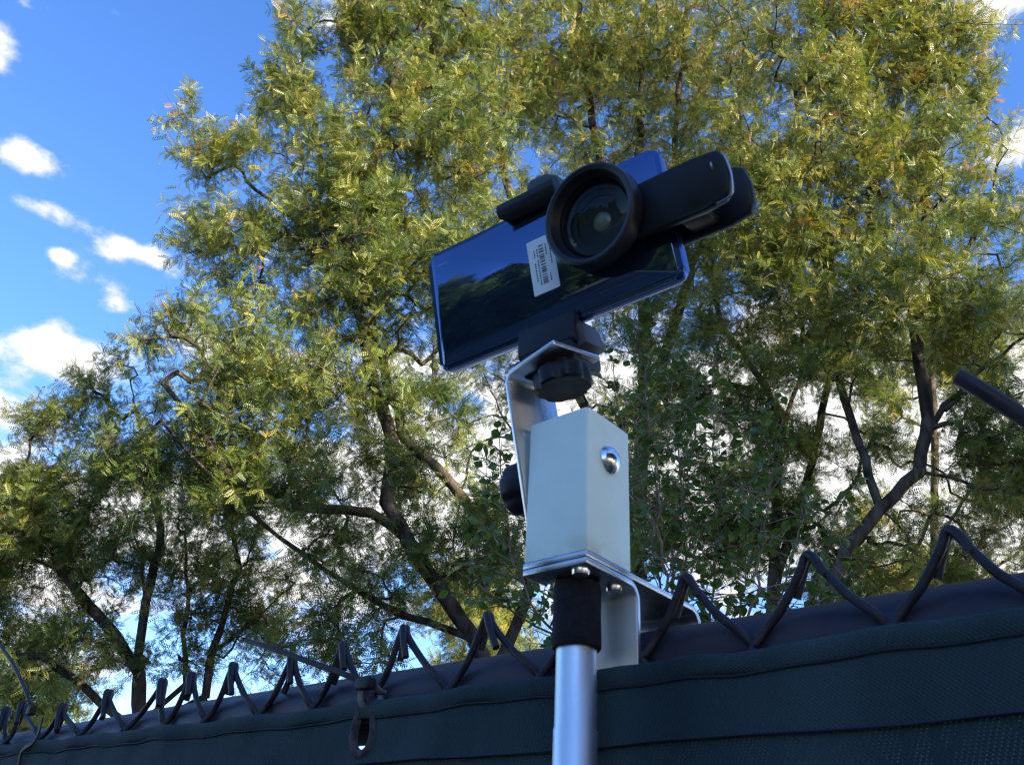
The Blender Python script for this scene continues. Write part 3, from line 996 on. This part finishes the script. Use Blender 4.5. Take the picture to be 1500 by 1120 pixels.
def leaf_template(pairs, lf, lw, gap):
    """pinnate leaf along +x in the xy plane, leaflets as folded rhombi"""
    V = []
    def leaflet(x, ang, s):
        c, q = math.cos(ang), math.sin(ang)
        z = -.18 * (x / (pairs * gap)) ** 2 * pairs * gap
        pts = [(0, 0), (.48 * lf * s, lw / 2 * s), (lf * s, 0), (.44 * lf * s, -lw / 2 * s)]
        P4 = [(x + u * c - v * q, u * q + v * c, z - .15 * u + (0 if v == 0 else .16 * lw)) for u, v in pts]
        V.extend((P4[0], P4[2], P4[1], P4[0], P4[3], P4[2]))
    for k in range(pairs):
        x = gap * (.6 + k); s = 1 - .35 * abs(k / (pairs - 1) - .45)
        leaflet(x, R(62), s); leaflet(x, R(-62), s)
    leaflet(gap * (pairs + .1), 0, .8)
    return np.array(V)


def spray_template(pairs, lf, lw, gap, leaves, length, seed):
    """a bit of twig along +x carrying several pinnate leaves, z up"""
    g = np.random.default_rng(seed)
    L0 = leaf_template(pairs, lf, lw, gap)
    out = []
    for k in range(leaves):
        v = np.array([1., 0, 0]); side = g.normal(size=3); side[0] = 0; side /= np.linalg.norm(side)
        x = .5 * v + .85 * side + np.array([0, 0, -.4 * g.random()]); x /= np.linalg.norm(x)
        nn = np.array([0, 0, 1.]) + g.normal(0, .5, 3)
        y = np.cross(nn, x); y /= np.linalg.norm(y); z = np.cross(x, y)
        out.append(L0 @ (np.stack([x, y, z], 1) * g.uniform(.7, 1.2)).T + v * length * (k + g.random()) / leaves)
    return np.concatenate(out)


def foliage_nodes(nvar):
    """geometry nodes: the mesh's own faces (leaf sprays) are set on its loose points"""
    ng = bpy.data.node_groups.new('foliage', 'GeometryNodeTree')
    ng.interface.new_socket('Geometry', in_out='INPUT', socket_type='NodeSocketGeometry')
    ng.interface.new_socket('Geometry', in_out='OUTPUT', socket_type='NodeSocketGeometry')
    N, L = ng.nodes, ng.links
    gi, go = N.new('NodeGroupInput'), N.new('NodeGroupOutput')

    def attr(name, typ):
        a = N.new('GeometryNodeInputNamedAttribute'); a.data_type = typ; a.inputs['Name'].default_value = name
        return a.outputs['Attribute']
    var = attr('variant', 'INT')
    join = N.new('GeometryNodeJoinGeometry')

    def pick(v):
        c = N.new('FunctionNodeCompare'); c.data_type = 'INT'; c.operation = 'EQUAL'
        L.new(var, c.inputs[2]); c.inputs[3].default_value = v
        q = N.new('GeometryNodeSeparateGeometry'); q.domain = 'POINT'
        L.new(gi.outputs[0], q.inputs[0]); L.new(c.outputs[0], q.inputs[1])
        return q.outputs[0]
    for k in range(nvar):
        t = N.new('GeometryNodeGeometryToInstance')
        L.new(pick(k), t.inputs[0]); L.new(t.outputs[0], join.inputs[0])
    iop = N.new('GeometryNodeInstanceOnPoints')
    L.new(pick(-1), iop.inputs['Points']); L.new(join.outputs[0], iop.inputs['Instance'])
    iop.inputs['Pick Instance'].default_value = True
    L.new(attr('pick', 'INT'), iop.inputs['Instance Index'])
    e = N.new('FunctionNodeEulerToRotation'); L.new(attr('turn', 'FLOAT_VECTOR'), e.inputs[0])
    L.new(e.outputs[0], iop.inputs['Rotation']); L.new(attr('size', 'FLOAT'), iop.inputs['Scale'])
    L.new(iop.outputs[0], go.inputs[0])
    return ng


NVAR = 6
FOLIAGE = foliage_nodes(NVAR)


def scatter_sprays(P, X, Nn, S, tmpls, tint, name, mat, parent):
    """P positions, X twig directions, Nn rough up vectors, S sizes -> one mass of leaf sprays"""
    X = X / np.linalg.norm(X, axis=1, keepdims=True)
    Y = np.cross(Nn, X); Y /= np.linalg.norm(Y, axis=1, keepdims=True) + 1e-9
    Z = np.cross(X, Y)
    # columns X, Y, Z -> XYZ Euler angles
    ry = -np.arcsin(np.clip(X[:, 2], -1, 1)); rx = np.arctan2(Y[:, 2], Z[:, 2]); rz = np.arctan2(X[:, 1], X[:, 0])
    n = len(P); T = [len(t) for t in tmpls]; m = sum(T)
    V = np.concatenate(list(tmpls) + [P])
    F = np.arange(m).reshape(-1, 3)
    me = bpy.data.meshes.new(name)
    me.vertices.add(len(V)); me.vertices.foreach_set('co', V.astype(np.float32).ravel())
    me.loops.add(m); me.loops.foreach_set('vertex_index', F.astype(np.int32).ravel())
    me.polygons.add(len(F)); me.polygons.foreach_set('loop_start', np.arange(0, m, 3, dtype=np.int32))
    z = lambda a, d: np.concatenate([np.full((m,) + a.shape[1:], d, a.dtype), a])
    var = np.concatenate([np.full(t, k, np.int32) for k, t in enumerate(T)] + [np.full(n, -1, np.int32)])
    for nm, ty, dat, key in (('variant', 'INT', var, 'value'), ('pick', 'INT', z(rng.integers(0, NVAR, n).astype(np.int32), 0), 'value'),
                             ('turn', 'FLOAT_VECTOR', z(np.stack([rx, ry, rz], 1).astype(np.float32), 0), 'vector'),
                             ('size', 'FLOAT', z(np.asarray(S, np.float32), 1), 'value'), ('tint', 'FLOAT', z(np.clip(tint, 0, 1).astype(np.float32), .4), 'value')):
        a = me.attributes.new(nm, ty, 'POINT'); a.data.foreach_set(key, dat.ravel())
    me.update(calc_edges=True)
    o = link(name, me, mat, parent)
    md = o.modifiers.new('foliage', 'NODES'); md.node_group = FOLIAGE
    o['kind'] = 'stuff'
    return o


def resample(pts, step):
    pts = np.asarray(pts, float); out = [pts[0]]
    for a, b in zip(pts, pts[1:]):
        n = max(1, int(np.linalg.norm(b - a) / step))
        for k in range(1, n + 1): out.append(a + (b - a) * k / n)
    return np.array(out)


def grow_tree(name, label, base, limbs, blobs, ntips, leaves_per, tint_mean, tmpl, scale=1., group=None, cat='tree', trunk_r=.12, twig_r=.0034, fork=3, lf_scale=1.0):
    """limbs: world polylines (first starts at base); blobs: (centre, radii(right, up, depth)); twigs reach for random points in the blobs"""
    root = empty(name, Matrix.Translation(base), label, cat, group)
    nodes, par, lim = [], [], []
    for li, L_ in enumerate(limbs):
        pts = resample(L_, .22 * scale)
        pts[1:] += rng.normal(0, .012 * scale, pts[1:].shape)
        if li == 0:
            prev = -1; start = 0
        else:
            A = np.array(nodes); prev = int(np.argmin(((A - pts[0]) ** 2).sum(1))); start = 0
        for p in pts[start:]:
            nodes.append(p); par.append(prev); lim.append(True); prev = len(nodes) - 1
    # tips to reach
    vol = np.array([b[1][0] * b[1][1] * (b[3] if len(b) > 3 else 1.) for b in blobs]); cnt = np.maximum(1, (ntips * vol / vol.sum()).astype(int))
    tips, tt = [], []
    for (c, r, bt, *_), k in zip(blobs, cnt):
        v = rng.normal(size=(k, 3)); v /= np.linalg.norm(v, axis=1, keepdims=True)
        v *= rng.random((k, 1)) ** (1 / 2.4)
        if k > 12:                      # boughs: the twigs gather round a few points
            nc = max(5, k // 6)
            cc = v[:nc].copy(); own = rng.integers(0, nc, k)
            v = cc[own] * 1.03 + rng.normal(0, .205, (k, 3))
        tips.append(np.asarray(c) + v[:, :1] * r[0] * RT + v[:, 1:2] * r[1] * UP + v[:, 2:] * r[2] * FW)
        tt.append(np.full(k, bt))
    tips = np.concatenate(tips); tt = np.concatenate(tt)
    tips[:, 2] = np.maximum(tips[:, 2], .6)
    A = np.zeros((len(nodes) + len(tips) * 16, 3)); A[:len(nodes)] = nodes; n = len(nodes)
    par = par + [0] * (len(A) - n); lim = np.array(lim + [False] * (len(A) - n))
    d0 = np.min(((tips[:, None, :] - A[None, :n:2]) ** 2).sum(2), 1)
    order = np.argsort(d0)
    leafnodes = []
    origin = np.asarray(base)
    for t in order:
        p = tips[t]
        dv = p - A[:n]; dist = np.sqrt((dv ** 2).sum(1))
        # prefer joints that keep heading outwards and upwards
        cost = dist * (1 + .25 * np.clip(-dv[:, 2] / (dist + 1e-6), 0, 1))
        j = int(np.argmin(cost)); d = dist[j]
        if d < .05 * scale: continue
        k = int(np.clip(math.ceil(d / (.20 * scale)), 2, 14))
        a = A[j]
        g0 = A[par[j]] if par[j] >= 0 else a - np.array([0, 0, 1.])
        t0 = a - g0; t0 /= np.linalg.norm(t0) + 1e-9
        m = a + (p - a) * .45 + t0 * d * .16 + rng.normal(0, .07 * d, 3) + np.array([0, 0, .06 * d])
        prev = j
        for q in range(1, k + 1):
            f = q / k
            w = (1 - f) ** 2 * a + 2 * f * (1 - f) * m + f * f * p + rng.normal(0, .010 * scale, 3) * (q < k)
            A[n] = w; par[n] = prev; prev = n; n += 1
            if n >= len(A) - 2: break
        leafnodes.append((prev, tt[t]))
        if n >= len(A) - 20: break
    A = A[:n]; par = np.array(par[:n]); lim = lim[:n]
    # fine side twigs
    extra, epar, ett = [], [], []
    for node, bt in leafnodes:
        chain = [node]
        while par[chain[-1]] >= 0 and not lim[chain[-1]] and len(chain) < 4: chain.append(par[chain[-1]])
        ax = A[node] - A[chain[-1]]; ax /= np.linalg.norm(ax) + 1e-9
        extra.append((node, ax, bt))
        for _ in range(fork):
            c = chain[rng.integers(0, len(chain))]
            v = rng.normal(size=3); v -= ax * (v @ ax) * .5; v /= np.linalg.norm(v)
            extra.append((c, .55 * ax + .85 * v + np.array([0, 0, .12]), bt))
    tw_n, tw_p = [], []
    LP, LX, LN, LT, LS = [], [], [], [], []
    m0 = len(A)
    for c, v, bt in extra:
        v = v / np.linalg.norm(v)
        ln = rng.uniform(.16, .42) * scale
        p = A[c].copy(); prev = c
        nt_ = bt + rng.normal(0, .15)
        for q in range(3):
            v = v + rng.normal(0, .16, 3) + np.array([0, 0, -.05 * q]); v /= np.linalg.norm(v)
            p2 = p + v * ln / 3
            tw_n.append(p2); tw_p.append(prev); prev = m0 + len(tw_n) - 1
            if rng.random() < .86:
                LP.append(p); LX.append(v.copy()); LN.append(np.array([0, 0, 1.]) + rng.normal(0, .3, 3))
                LT.append(nt_ + rng.normal(0, .10)); LS.append(rng.uniform(.8, 1.2))
            p = p2
    A = np.concatenate([A, np.array(tw_n)]); par = np.concatenate([par, np.array(tw_p)])
    lim = np.concatenate([lim, np.zeros(len(tw_n), bool)])
    # pipe-model radii
    N_ = len(A); acc = np.zeros(N_)
    kids = np.zeros(N_, int)
    for i in range(N_):
        if par[i] >= 0: kids[par[i]] += 1
    ex = 2.08
    depth_order = []
    ch = [[] for _ in range(N_)]
    roots = []
    for i in range(N_):
        if par[i] >= 0: ch[par[i]].append(i)
        else: roots.append(i)
    st_ = list(roots)
    while st_:
        i = st_.pop(); depth_order.append(i); st_.extend(ch[i])
    for i in reversed(depth_order):
        if acc[i] == 0: acc[i] = (twig_r * .75) ** ex
        if par[i] >= 0: acc[par[i]] += acc[i]
    rad = acc ** (1 / ex)
    f = trunk_r / rad[roots[0]]
    big = np.clip((rad - twig_r) / (rad[roots[0]] - twig_r + 1e-9), 0, 1)
    rad = rad * (1 + (f - 1) * big ** .7)
    rad = np.maximum(rad, twig_r * .7)
    A = A - np.asarray(base)
    sides = lambda r: 10 if r > .035 else 6 if r > .014 else 4 if r > .007 else 3
    tubes_mesh('trunk', A, par, rad, 'bark', root, sides, lim)
    tubes_mesh('twigs', A, par, rad, 'twig_bark', root, sides, ~lim)
    LP = np.array(LP) - np.asarray(base)
    scatter_sprays(LP, np.array(LX), np.array(LN), np.array(LS) * lf_scale, tmpl, np.array(LT) + tint_mean + .025, 'foliage', 'locust_leaf', root)
    return root, len(LP)


def blob(px, py, rx, ry, Y, t=0., dens=1., dz=1.0):
    c = at(px, py, Y); z = (c - CAM) @ FW
    return (c, (rx * z / 1300, ry * z / 1300, dz * (rx + ry) / 2 * z / 1300), t, dens)


def limb(pts, Y): return [at(p[0], p[1], p[2] if len(p) > 2 else Y) for p in pts]


TM = [spray_template(6, .028, .0150, .0180, 4, .12, k) for k in range(NVAR)]
total = 0


def ground_pt(px, py, Y):
    c = at(px, py, Y); return np.array([c[0], c[1], 0.])


# central tree, left half
Y = 9.0
b = ground_pt(760, 1100, Y)
r_, k_ = grow_tree('locust_tree', 'tall honey locust with a forked leaning trunk rising left of the white block', b,
    [[b] + limb([(735, 1010), (692, 935), (652, 878), (604, 803), (566, 735)], Y),
     limb([(692, 935), (622, 912), (560, 888), (470, 832), (382, 765), (300, 690, 8.6), (210, 590, 8.4)], Y),
     limb([(566, 735), (577, 655), (548, 565), (530, 470), (508, 400), (515, 320), (560, 200), (590, 60)], Y),
     limb([(596, 790), (547, 750), (430, 745), (330, 690, 8.7), (240, 560, 8.6)], Y),
     limb([(725, 985), (780, 850), (705, 762), (664, 710), (592, 638), (540, 480, 9.6), (440, 330, 9.8), (330, 240, 9.8)], Y),
     limb([(512, 380), (470, 240), (440, 60)], Y)],
    [blob(430, 560, 150, 120, Y, -.02), blob(560, 420, 140, 130, Y, .0), blob(480, 270, 105, 105, Y, .05), blob(437, 100, 38, 95, Y, .1, .9), blob(432, 20, 14, 40, Y, .15, .9), blob(325, 230, 62, 55, Y, .12),
     blob(268, 175, 18, 30, Y, .2, .9), blob(400, 150, 45, 45, Y, .1), blob(350, 360, 95, 85, Y, .03), blob(600, 240, 130, 140, Y, .06), blob(620, 60, 115, 110, Y, .06), blob(540, 90, 40, 100, Y, .1),
     blob(320, 640, 130, 90, Y, -.03, .95), blob(480, 730, 150, 100, Y, -.06, .8), blob(620, 620, 100, 110, Y, -.05, .75), blob(690, 770, 100, 110, Y, -.05, .75), blob(540, 850, 150, 60, Y, -.05, .8), blob(500, 935, 130, 35, Y, -.05, .7), blob(225, 480, 55, 45, Y, .06),
     blob(700, 420, 100, 110, Y, .0)],
    1950, 4, .415, TM, trunk_r=.084)
total += k_

# left multi-stem tree
Y = 11.0
b = ground_pt(210, 1180, Y)
r_, k_ = grow_tree('locust_tree', 'dark green multi-stemmed locust tree at the far left behind the fence', b,
    [[b] + limb([(206, 1060), (203, 1000), (204, 955), (214, 880), (236, 800), (225, 700), (200, 600)], Y),
     limb([(204, 985), (168, 932), (130, 885), (88, 830), (60, 740)], Y),
     limb([(208, 1080), (298, 1020), (312, 955), (331, 890), (350, 830), (330, 740)], Y),
     limb([(206, 1060), (272, 1000), (270, 930), (277, 870), (270, 780)], Y),
     limb([(206, 1080), (130, 1010), (62, 965), (0, 955), (-60, 930)], Y),
     limb([(312, 955), (380, 900), (430, 850)], Y)],
    [blob(130, 750, 130, 95, Y, -.02), blob(40, 830, 100, 100, Y, -.02), blob(190, 640, 120, 75, Y, .02), blob(90, 620, 60, 40, Y, .05), blob(150, 560, 50, 36, Y, .06), blob(50, 715, 60, 45, Y, .02),
     blob(250, 830, 130, 80, Y, -.03, .8), blob(60, 950, 110, 55, Y, -.03, .9), blob(370, 880, 100, 70, Y, -.04, .8), blob(-60, 800, 90, 160, Y), blob(310, 730, 80, 80, Y), blob(180, 940, 140, 45, Y, -.05, .7), blob(380, 955, 130, 40, Y, -.05, .8)],
    950, 4, .43, TM, trunk_r=.10, group=None)
total += k_

# tall tree behind the phone
Y = 11.5
b = ground_pt(935, 1200, Y)
r_, k_ = grow_tree('locust_tree', 'tall yellowing locust tree in the middle whose upper crown rises behind the phone', b,
    [[b] + limb([(935, 1000), (930, 800), (945, 600), (942, 400), (936, 200), (942, 60), (940, -80)], Y),
     limb([(945, 620), (1010, 400), (988, 210), (1003, 60), (1010, -60)], Y),
     limb([(935, 760), (800, 480), (746, 290), (727, 185), (722, 80), (715, -60)], Y),
     limb([(942, 420), (870, 200), (850, 40), (850, -80)], Y),
     limb([(1010, 400), (1080, 250), (1090, 60)], Y)],
    [blob(750, 90, 130, 150, Y, .10), blob(890, 60, 130, 130, Y, .12), blob(850, 230, 130, 120, Y, .10), blob(1000, 170, 110, 160, Y, .08), blob(740, 330, 90, 80, Y, .04),
     blob(980, 420, 100, 120, Y, .06, .8), blob(1060, 50, 120, 120, Y, .12), blob(925, 540, 120, 120, Y, -.04, 1.1), blob(690, 130, 70, 140, Y, .08), blob(640, 840, 70, 60, Y + 3, .12, .4), blob(760, 560, 90, 120, Y, -.04, 1.), blob(900, -80, 230, 60, Y, .1), blob(960, 40, 150, 110, Y, .12, 1.2), blob(1060, 200, 90, 120, Y, .1, 1.), blob(840, 120, 120, 110, Y, .1, 1.)],
    1950, 4, .45, TM, trunk_r=.13)
total += k_

# right-hand tree
Y = 8.6
b = ground_pt(1190, 1150, Y)
r_, k_ = grow_tree('locust_tree', 'broad locust tree on the right with a curved dark limb, crown filling the upper right', b,
    [[b] + limb([(1200, 960), (1216, 862), (1238, 802), (1290, 745), (1346, 690), (1361, 612), (1346, 530), (1336, 450), (1350, 380), (1356, 300), (1350, 190), (1372, 80), (1380, -50)], Y),
     limb([(1350, 650), (1386, 590), (1440, 540), (1510, 490)], Y),
     limb([(1336, 450), (1280, 340), (1270, 200), (1250, 60), (1240, -60)], Y),
     limb([(1385, 600), (1430, 562), (1510, 520)], Y),
     limb([(1340, 480), (1400, 400), (1450, 300), (1470, 200)], Y),
     limb([(1290, 745), (1230, 560, 9.1), (1210, 400, 9.3), (1180, 250, 9.3), (1160, 100, 9.2)], Y)],
    [blob(1320, 90, 110, 140, Y, .14), blob(1240, 50, 130, 130, Y, .15), blob(1190, 230, 130, 130, Y, .12), blob(1340, 270, 120, 120, Y, .06), blob(1405, 120, 38, 100, Y, .12), blob(1420, 260, 45, 70, Y, .08, .7),
     blob(1300, 440, 140, 100, Y, .0, 1.1), blob(1440, 420, 90, 110, Y, .0, 1.1), blob(1450, 620, 90, 80, Y, -.03, .9), blob(1240, 545, 90, 45, Y, .0, .8), blob(1430, 770, 90, 60, Y, .05, .5), blob(1540, 650, 80, 160, Y, .05, .8),
     blob(1490, 300, 30, 60, Y, .1, .5), blob(1150, 370, 90, 90, Y, .08), blob(1250, -90, 200, 60, Y, .1)],
    1600, 4, .45, TM, trunk_r=.068)
total += k_

# slim pair of trunks right of centre
Y = 10.2
b = ground_pt(1130, 1180, Y)
r_, k_ = grow_tree('locust_tree', 'slim locust tree with two pale trunks between the white block and the curved limb', b,
    [[b] + limb([(1130, 1000), (1132, 880), (1136, 760), (1140, 650), (1152, 610), (1170, 560), (1180, 440)], Y),
     limb([(1146, 625), (1118, 560), (1060, 480), (1040, 400)], Y),
     limb([(1134, 860), (1172, 740), (1196, 650), (1213, 560), (1206, 470), (1190, 330)], Y),
     limb([(1152, 610), (1122, 575), (1060, 560)], Y)],
    [blob(1100, 340, 110, 110, Y, .08), blob(1110, 470, 120, 80, Y, .05), blob(1040, 590, 90, 80, Y, -.04, 1.0), blob(1210, 500, 80, 60, Y, .03, .7), blob(1080, 760, 100, 100, Y, -.05, .9), blob(960, 700, 90, 110, Y, -.06, .8), blob(1190, 790, 70, 90, Y, -.0, .8), blob(1300, 820, 80, 60, Y, .1, .7), blob(1390, 830, 100, 60, Y, .1, .7), blob(1290, 640, 70, 60, Y, .02, .35), blob(1230, 700, 60, 60, Y, .02, .35), blob(1380, 720, 80, 70, Y, .03, .4), blob(1120, 640, 90, 80, Y, .0, .8)],
    1000, 4, .44, TM, trunk_r=.08)
total += k_

# slender trunk at the right
Y = 12.5
b = ground_pt(1362, 1200, Y)
r_, k_ = grow_tree('locust_tree', 'slender distant tree whose pale trunk stands straight behind the right wire tips', b,
    [[b] + limb([(1362, 1000), (1365, 880), (1369, 760), (1371, 680), (1365, 560), (1370, 420)], Y),
     limb([(1369, 800), (1420, 720), (1480, 640)], Y),
     limb([(1365, 920), (1420, 860), (1500, 800), (1560, 760)], Y)],
    [blob(1400, 500, 110, 80, Y, .05), blob(1470, 720, 80, 60, Y, .08, .6), blob(1330, 870, 60, 40, Y, .1, .6), blob(1450, 860, 90, 50, Y, .12, .6), blob(1300, 600, 70, 50, Y, .0, .6), blob(1260, 760, 60, 60, Y, .05, .5)],
    380, 4, .46, TM, trunk_r=.07, lf_scale=1.1)
total += k_

# sunlit trees farther off
for i, (px, py, rx, ry, Y, t, lab) in enumerate([(40, 990, 80, 60, 24, .30, 'yellowish tree far off at the lower left corner, low behind the fence'), (700, 850, 90, 60, 22, .34, 'yellowish tree seen low and far behind the leaning trunk of the central locust'), (1330, 850, 90, 40, 26, .3, 'small far yellow tree seen low between the right wire tips')]):
    b = ground_pt(px, 1200, Y)
    r_, k_ = grow_tree('distant_tree', lab, b, [[b, at(px, 1100, Y), at(px, py, Y)]], [blob(px, py, rx, ry, Y, t * .45), blob(px, py + 90, rx * 1.1, 60, Y, t * .45)], 260, 4, .42, TM, scale=1.4, trunk_r=.16, lf_scale=1.7)
    total += k_

# behind the viewer: trees mirrored in the phone, unseen trees added to block sun
TMB = [spray_template(3, .17, .13, .10, 5, .35, 20 + k) for k in range(NVAR)]
back = [(10.5, -9.2, 13.6, 4.4, 'shading'), (13.6, -5.8, 14.6, 4.6, 'shading'), (16.6, -2.2, 14.2, 4.6, 'shading'), (5.5, -13., 13, 4.2, 'shading'),
        (-15, -5.0, 7.2, 3.0, 'mirrored'), (-17, -9.5, 7.0, 3.4, 'mirrored'), (-15, -1.0, 7.8, 3.0, 'mirrored'), (-12, -12., 6.6, 3.0, 'mirrored'), (-12.5, -7.5, 4.6, 2.6, 'mirrored'), (-11.5, -3.2, 4.0, 2.4, 'mirrored')]
labs = ['tall dark tree behind the viewer, nearest to the low sun', 'tall dark tree behind the viewer, second in the row towards the sun', 'tall dark tree at the right of the viewer, end of the row', 'tall dark tree straight behind the viewer',
        'round dark tree mirrored near the middle of the phone back', 'larger dark tree mirrored in the phone back, farther off', 'low dark tree mirrored at the left of the phone back', 'dark tree mirrored at the right under the big lens', 'low bushy tree mirrored along the bottom of the phone back', 'small bushy tree mirrored at the bottom left of the phone back']
for (x, y, h, w, kind), lab in zip(back, labs):
    b = np.array([x, y, 0.])
    bl = []
    for k in range(9):
        a = rng.uniform(0, 2 * math.pi); rr = rng.uniform(.1, .62) * w; zz = rng.uniform(.28 if kind == 'shading' else .1, .8) * h
        bl.append((np.array([x + rr * math.cos(a), y + rr * math.sin(a), zz]), (w * .5, h * .17, w * .5), rng.normal(0, .04), 1.))
    bl.append((np.array([x, y, h * .86]), (w * .42, h * .12, w * .42), 0, 1.))
    r_, k_ = grow_tree('shade_tree', lab, b, [[b, np.array([x + .2, y, h * .3]), np.array([x, y + .2, h * .85])], [np.array([x, y, h * .3]), np.array([x + w * .5, y, h * .55])], [np.array([x, y, h * .35]), np.array([x - w * .5, y + .3, h * .6])]], bl, 400, 2, .25, TMB, scale=1.8, trunk_r=.2, twig_r=.006, group='trees behind the viewer', lf_scale=1.5)
    total += k_

# ------------------------------------------------------------------ broad-leaved shrub right behind the rail
def shrub_leaf_mesh(v):
    bm = bmesh.new()
    w = [(0, 0), (.18, .26), (.42, .40), (.66, .30), (.86, .13), (1., 0)]
    mid = [bm.verts.new((x, 0, -.14 * x * x + .02 * v)) for x, _ in w]
    for s in (1, -1):
        ed = [mid[0]] + [bm.verts.new((x + .02 * math.sin(v + 9 * x), s * y * (1 + .07 * math.sin(v * 3 + x * 14)), -.14 * x * x + .16 * y + .015 * math.sin(11 * x + v))) for x, y in w[1:-1]] + [mid[-1]]
        for k in range(len(w) - 1):
            f = [mid[k], mid[k + 1], ed[k + 1], ed[k]]
            g_ = []
            for q in f:
                if q not in g_: g_.append(q)
            if len(g_) > 2: bm.faces.new(g_ if s > 0 else g_[::-1])
    me = bpy.data.meshes.new('leaf'); bm.to_mesh(me); bm.free(); me.shade_smooth()
    return me


shrub_b = ground_pt(1010, 1250, 3.4)
shrub = empty('tall_shrub', Matrix.Translation(shrub_b), 'tall leafy shrub of upright thin stems and broad green leaves just behind the rail', 'shrub')
stems = [[(985, 1060), (978, 900), (962, 700), (945, 560), (930, 470)], [(1000, 1060), (1008, 880), (998, 720), (985, 600), (990, 500)], [(1020, 1060), (1045, 880), (1052, 740), (1040, 600), (1048, 520)],
         [(1050, 1060), (1085, 900), (1092, 790), (1110, 680)], [(1070, 1060), (1140, 900), (1165, 800), (1180, 720)], [(960, 1060), (915, 880), (905, 760), (912, 640), (900, 560)],
         [(940, 1060), (790, 900), (745, 800), (735, 700), (728, 640)], [(950, 1060), (850, 950), (720, 880), (690, 830)], [(1080, 1060), (1200, 920), (1235, 850)], [(1005, 1060), (960, 830), (930, 640), (952, 540)], [(1030, 1060), (1110, 860), (1130, 700), (1120, 600)], [(1060, 1060), (1180, 900), (1215, 800), (1225, 740)], [(980, 1060), (985, 800), (1020, 640), (1015, 560)], [(930, 1060), (880, 900), (770, 860), (700, 780)]]
bm = bmesh.new()
LPs = []
for si, s in enumerate(stems):
    Ys = 3.1 + .12 * (si % 5)
    P = resample([at(p[0], p[1], Ys) for p in s], .06)
    P[1:] += rng.normal(0, .006, P[1:].shape)
    n = len(P)
    add_tube(bm, [Vector(p - shrub_b) for p in P], [.0065 * (1 - .75 * k / n) for k in range(n)], 6)
    for k in range(3, n):
        for _ in range(3):
            v = rng.normal(size=3); v[2] = abs(v[2]) * .5 + .1; v /= np.linalg.norm(v)
            ln = rng.uniform(.05, .30) * (1 if k < n * .8 else .5)
            e = P[k] + v * ln
            add_tube(bm, [Vector(P[k] - shrub_b), Vector((P[k] + e) / 2 - shrub_b + np.array([0, 0, .01])), Vector(e - shrub_b)], [.003, .0022, .0014], 4, False)
            for q in range(int(2 + ln * 13)):
                f = rng.uniform(.15, 1.0)
                LPs.append((P[k] + (e - P[k]) * f, v))
bm_obj('stems', bm, 'shrub_stem', shrub, 60)
rng.shuffle(LPs)
lv = [shrub_leaf_mesh(k) for k in range(12)]
for k, me in enumerate(lv):
    a = me.attributes.new('tint', 'FLOAT', 'FACE')
    t = [.15, .3, .4, .25, .5, .35, .2, .55, .45, .62, .3, .9][k]
    a.data.foreach_set('value', [t] * len(me.polygons))
    me.materials.append(MATS['shrub_leaf'])


def leaf_frame(v):
    x = np.array(v) * .5 + rng.normal(0, .6, 3); x[2] -= .45
    x /= np.linalg.norm(x)
    nn = np.array([0, 0, 1.]) + rng.normal(0, .5, 3)
    y = np.cross(nn, x); y /= np.linalg.norm(y); z = np.cross(x, y)
    return np.stack([x, y, z], 1)


def seen(p):
    d = p - CAM; z = d @ FW
    return 0 < 750 + 1300 * (d @ RT) / z < 1500 and 0 < 560 - 1300 * (d @ UP) / z < 900


LPs.sort(key=lambda q: (not seen(q[0]), np.linalg.norm(q[0] - CAM)))
bulkV, bulkF, bulkT, base_i = [], [], [], 0
lvd = [(np.array([v.co[:] for v in me.vertices]), [tuple(p.vertices) for p in me.polygons]) for me in lv]
for i, (p, v) in enumerate(LPs):
    s = rng.uniform(.024, .052); Bm = leaf_frame(v); k = int(rng.integers(0, 12))
    if i < 290:
        o = bpy.data.objects.new('leaf', lv[k]); C.objects.link(o); o.parent = shrub
        M4 = Matrix([[*(Bm[r] * s), p[r] - shrub_b[r]] for r in range(3)] + [[0, 0, 0, 1]])
        o.matrix_local = M4
    else:
        V, F = lvd[k]
        bulkV.append(V @ (Bm * s).T + (p - shrub_b))
        for f in F: bulkF.append(tuple(q + base_i for q in f)); bulkT.append(float(rng.beta(2, 4)))
        base_i += len(V)
me = bpy.data.meshes.new('leaf_mass'); me.from_pydata(np.concatenate(bulkV).tolist(), [], bulkF)
a = me.attributes.new('tint', 'FLOAT', 'FACE'); a.data.foreach_set('value', bulkT)
me.shade_smooth(); me.materials.append(MATS['shrub_leaf'])
o = link('leaf_mass', me, None, shrub); o['kind'] = 'stuff'
sc.name = 'scene'
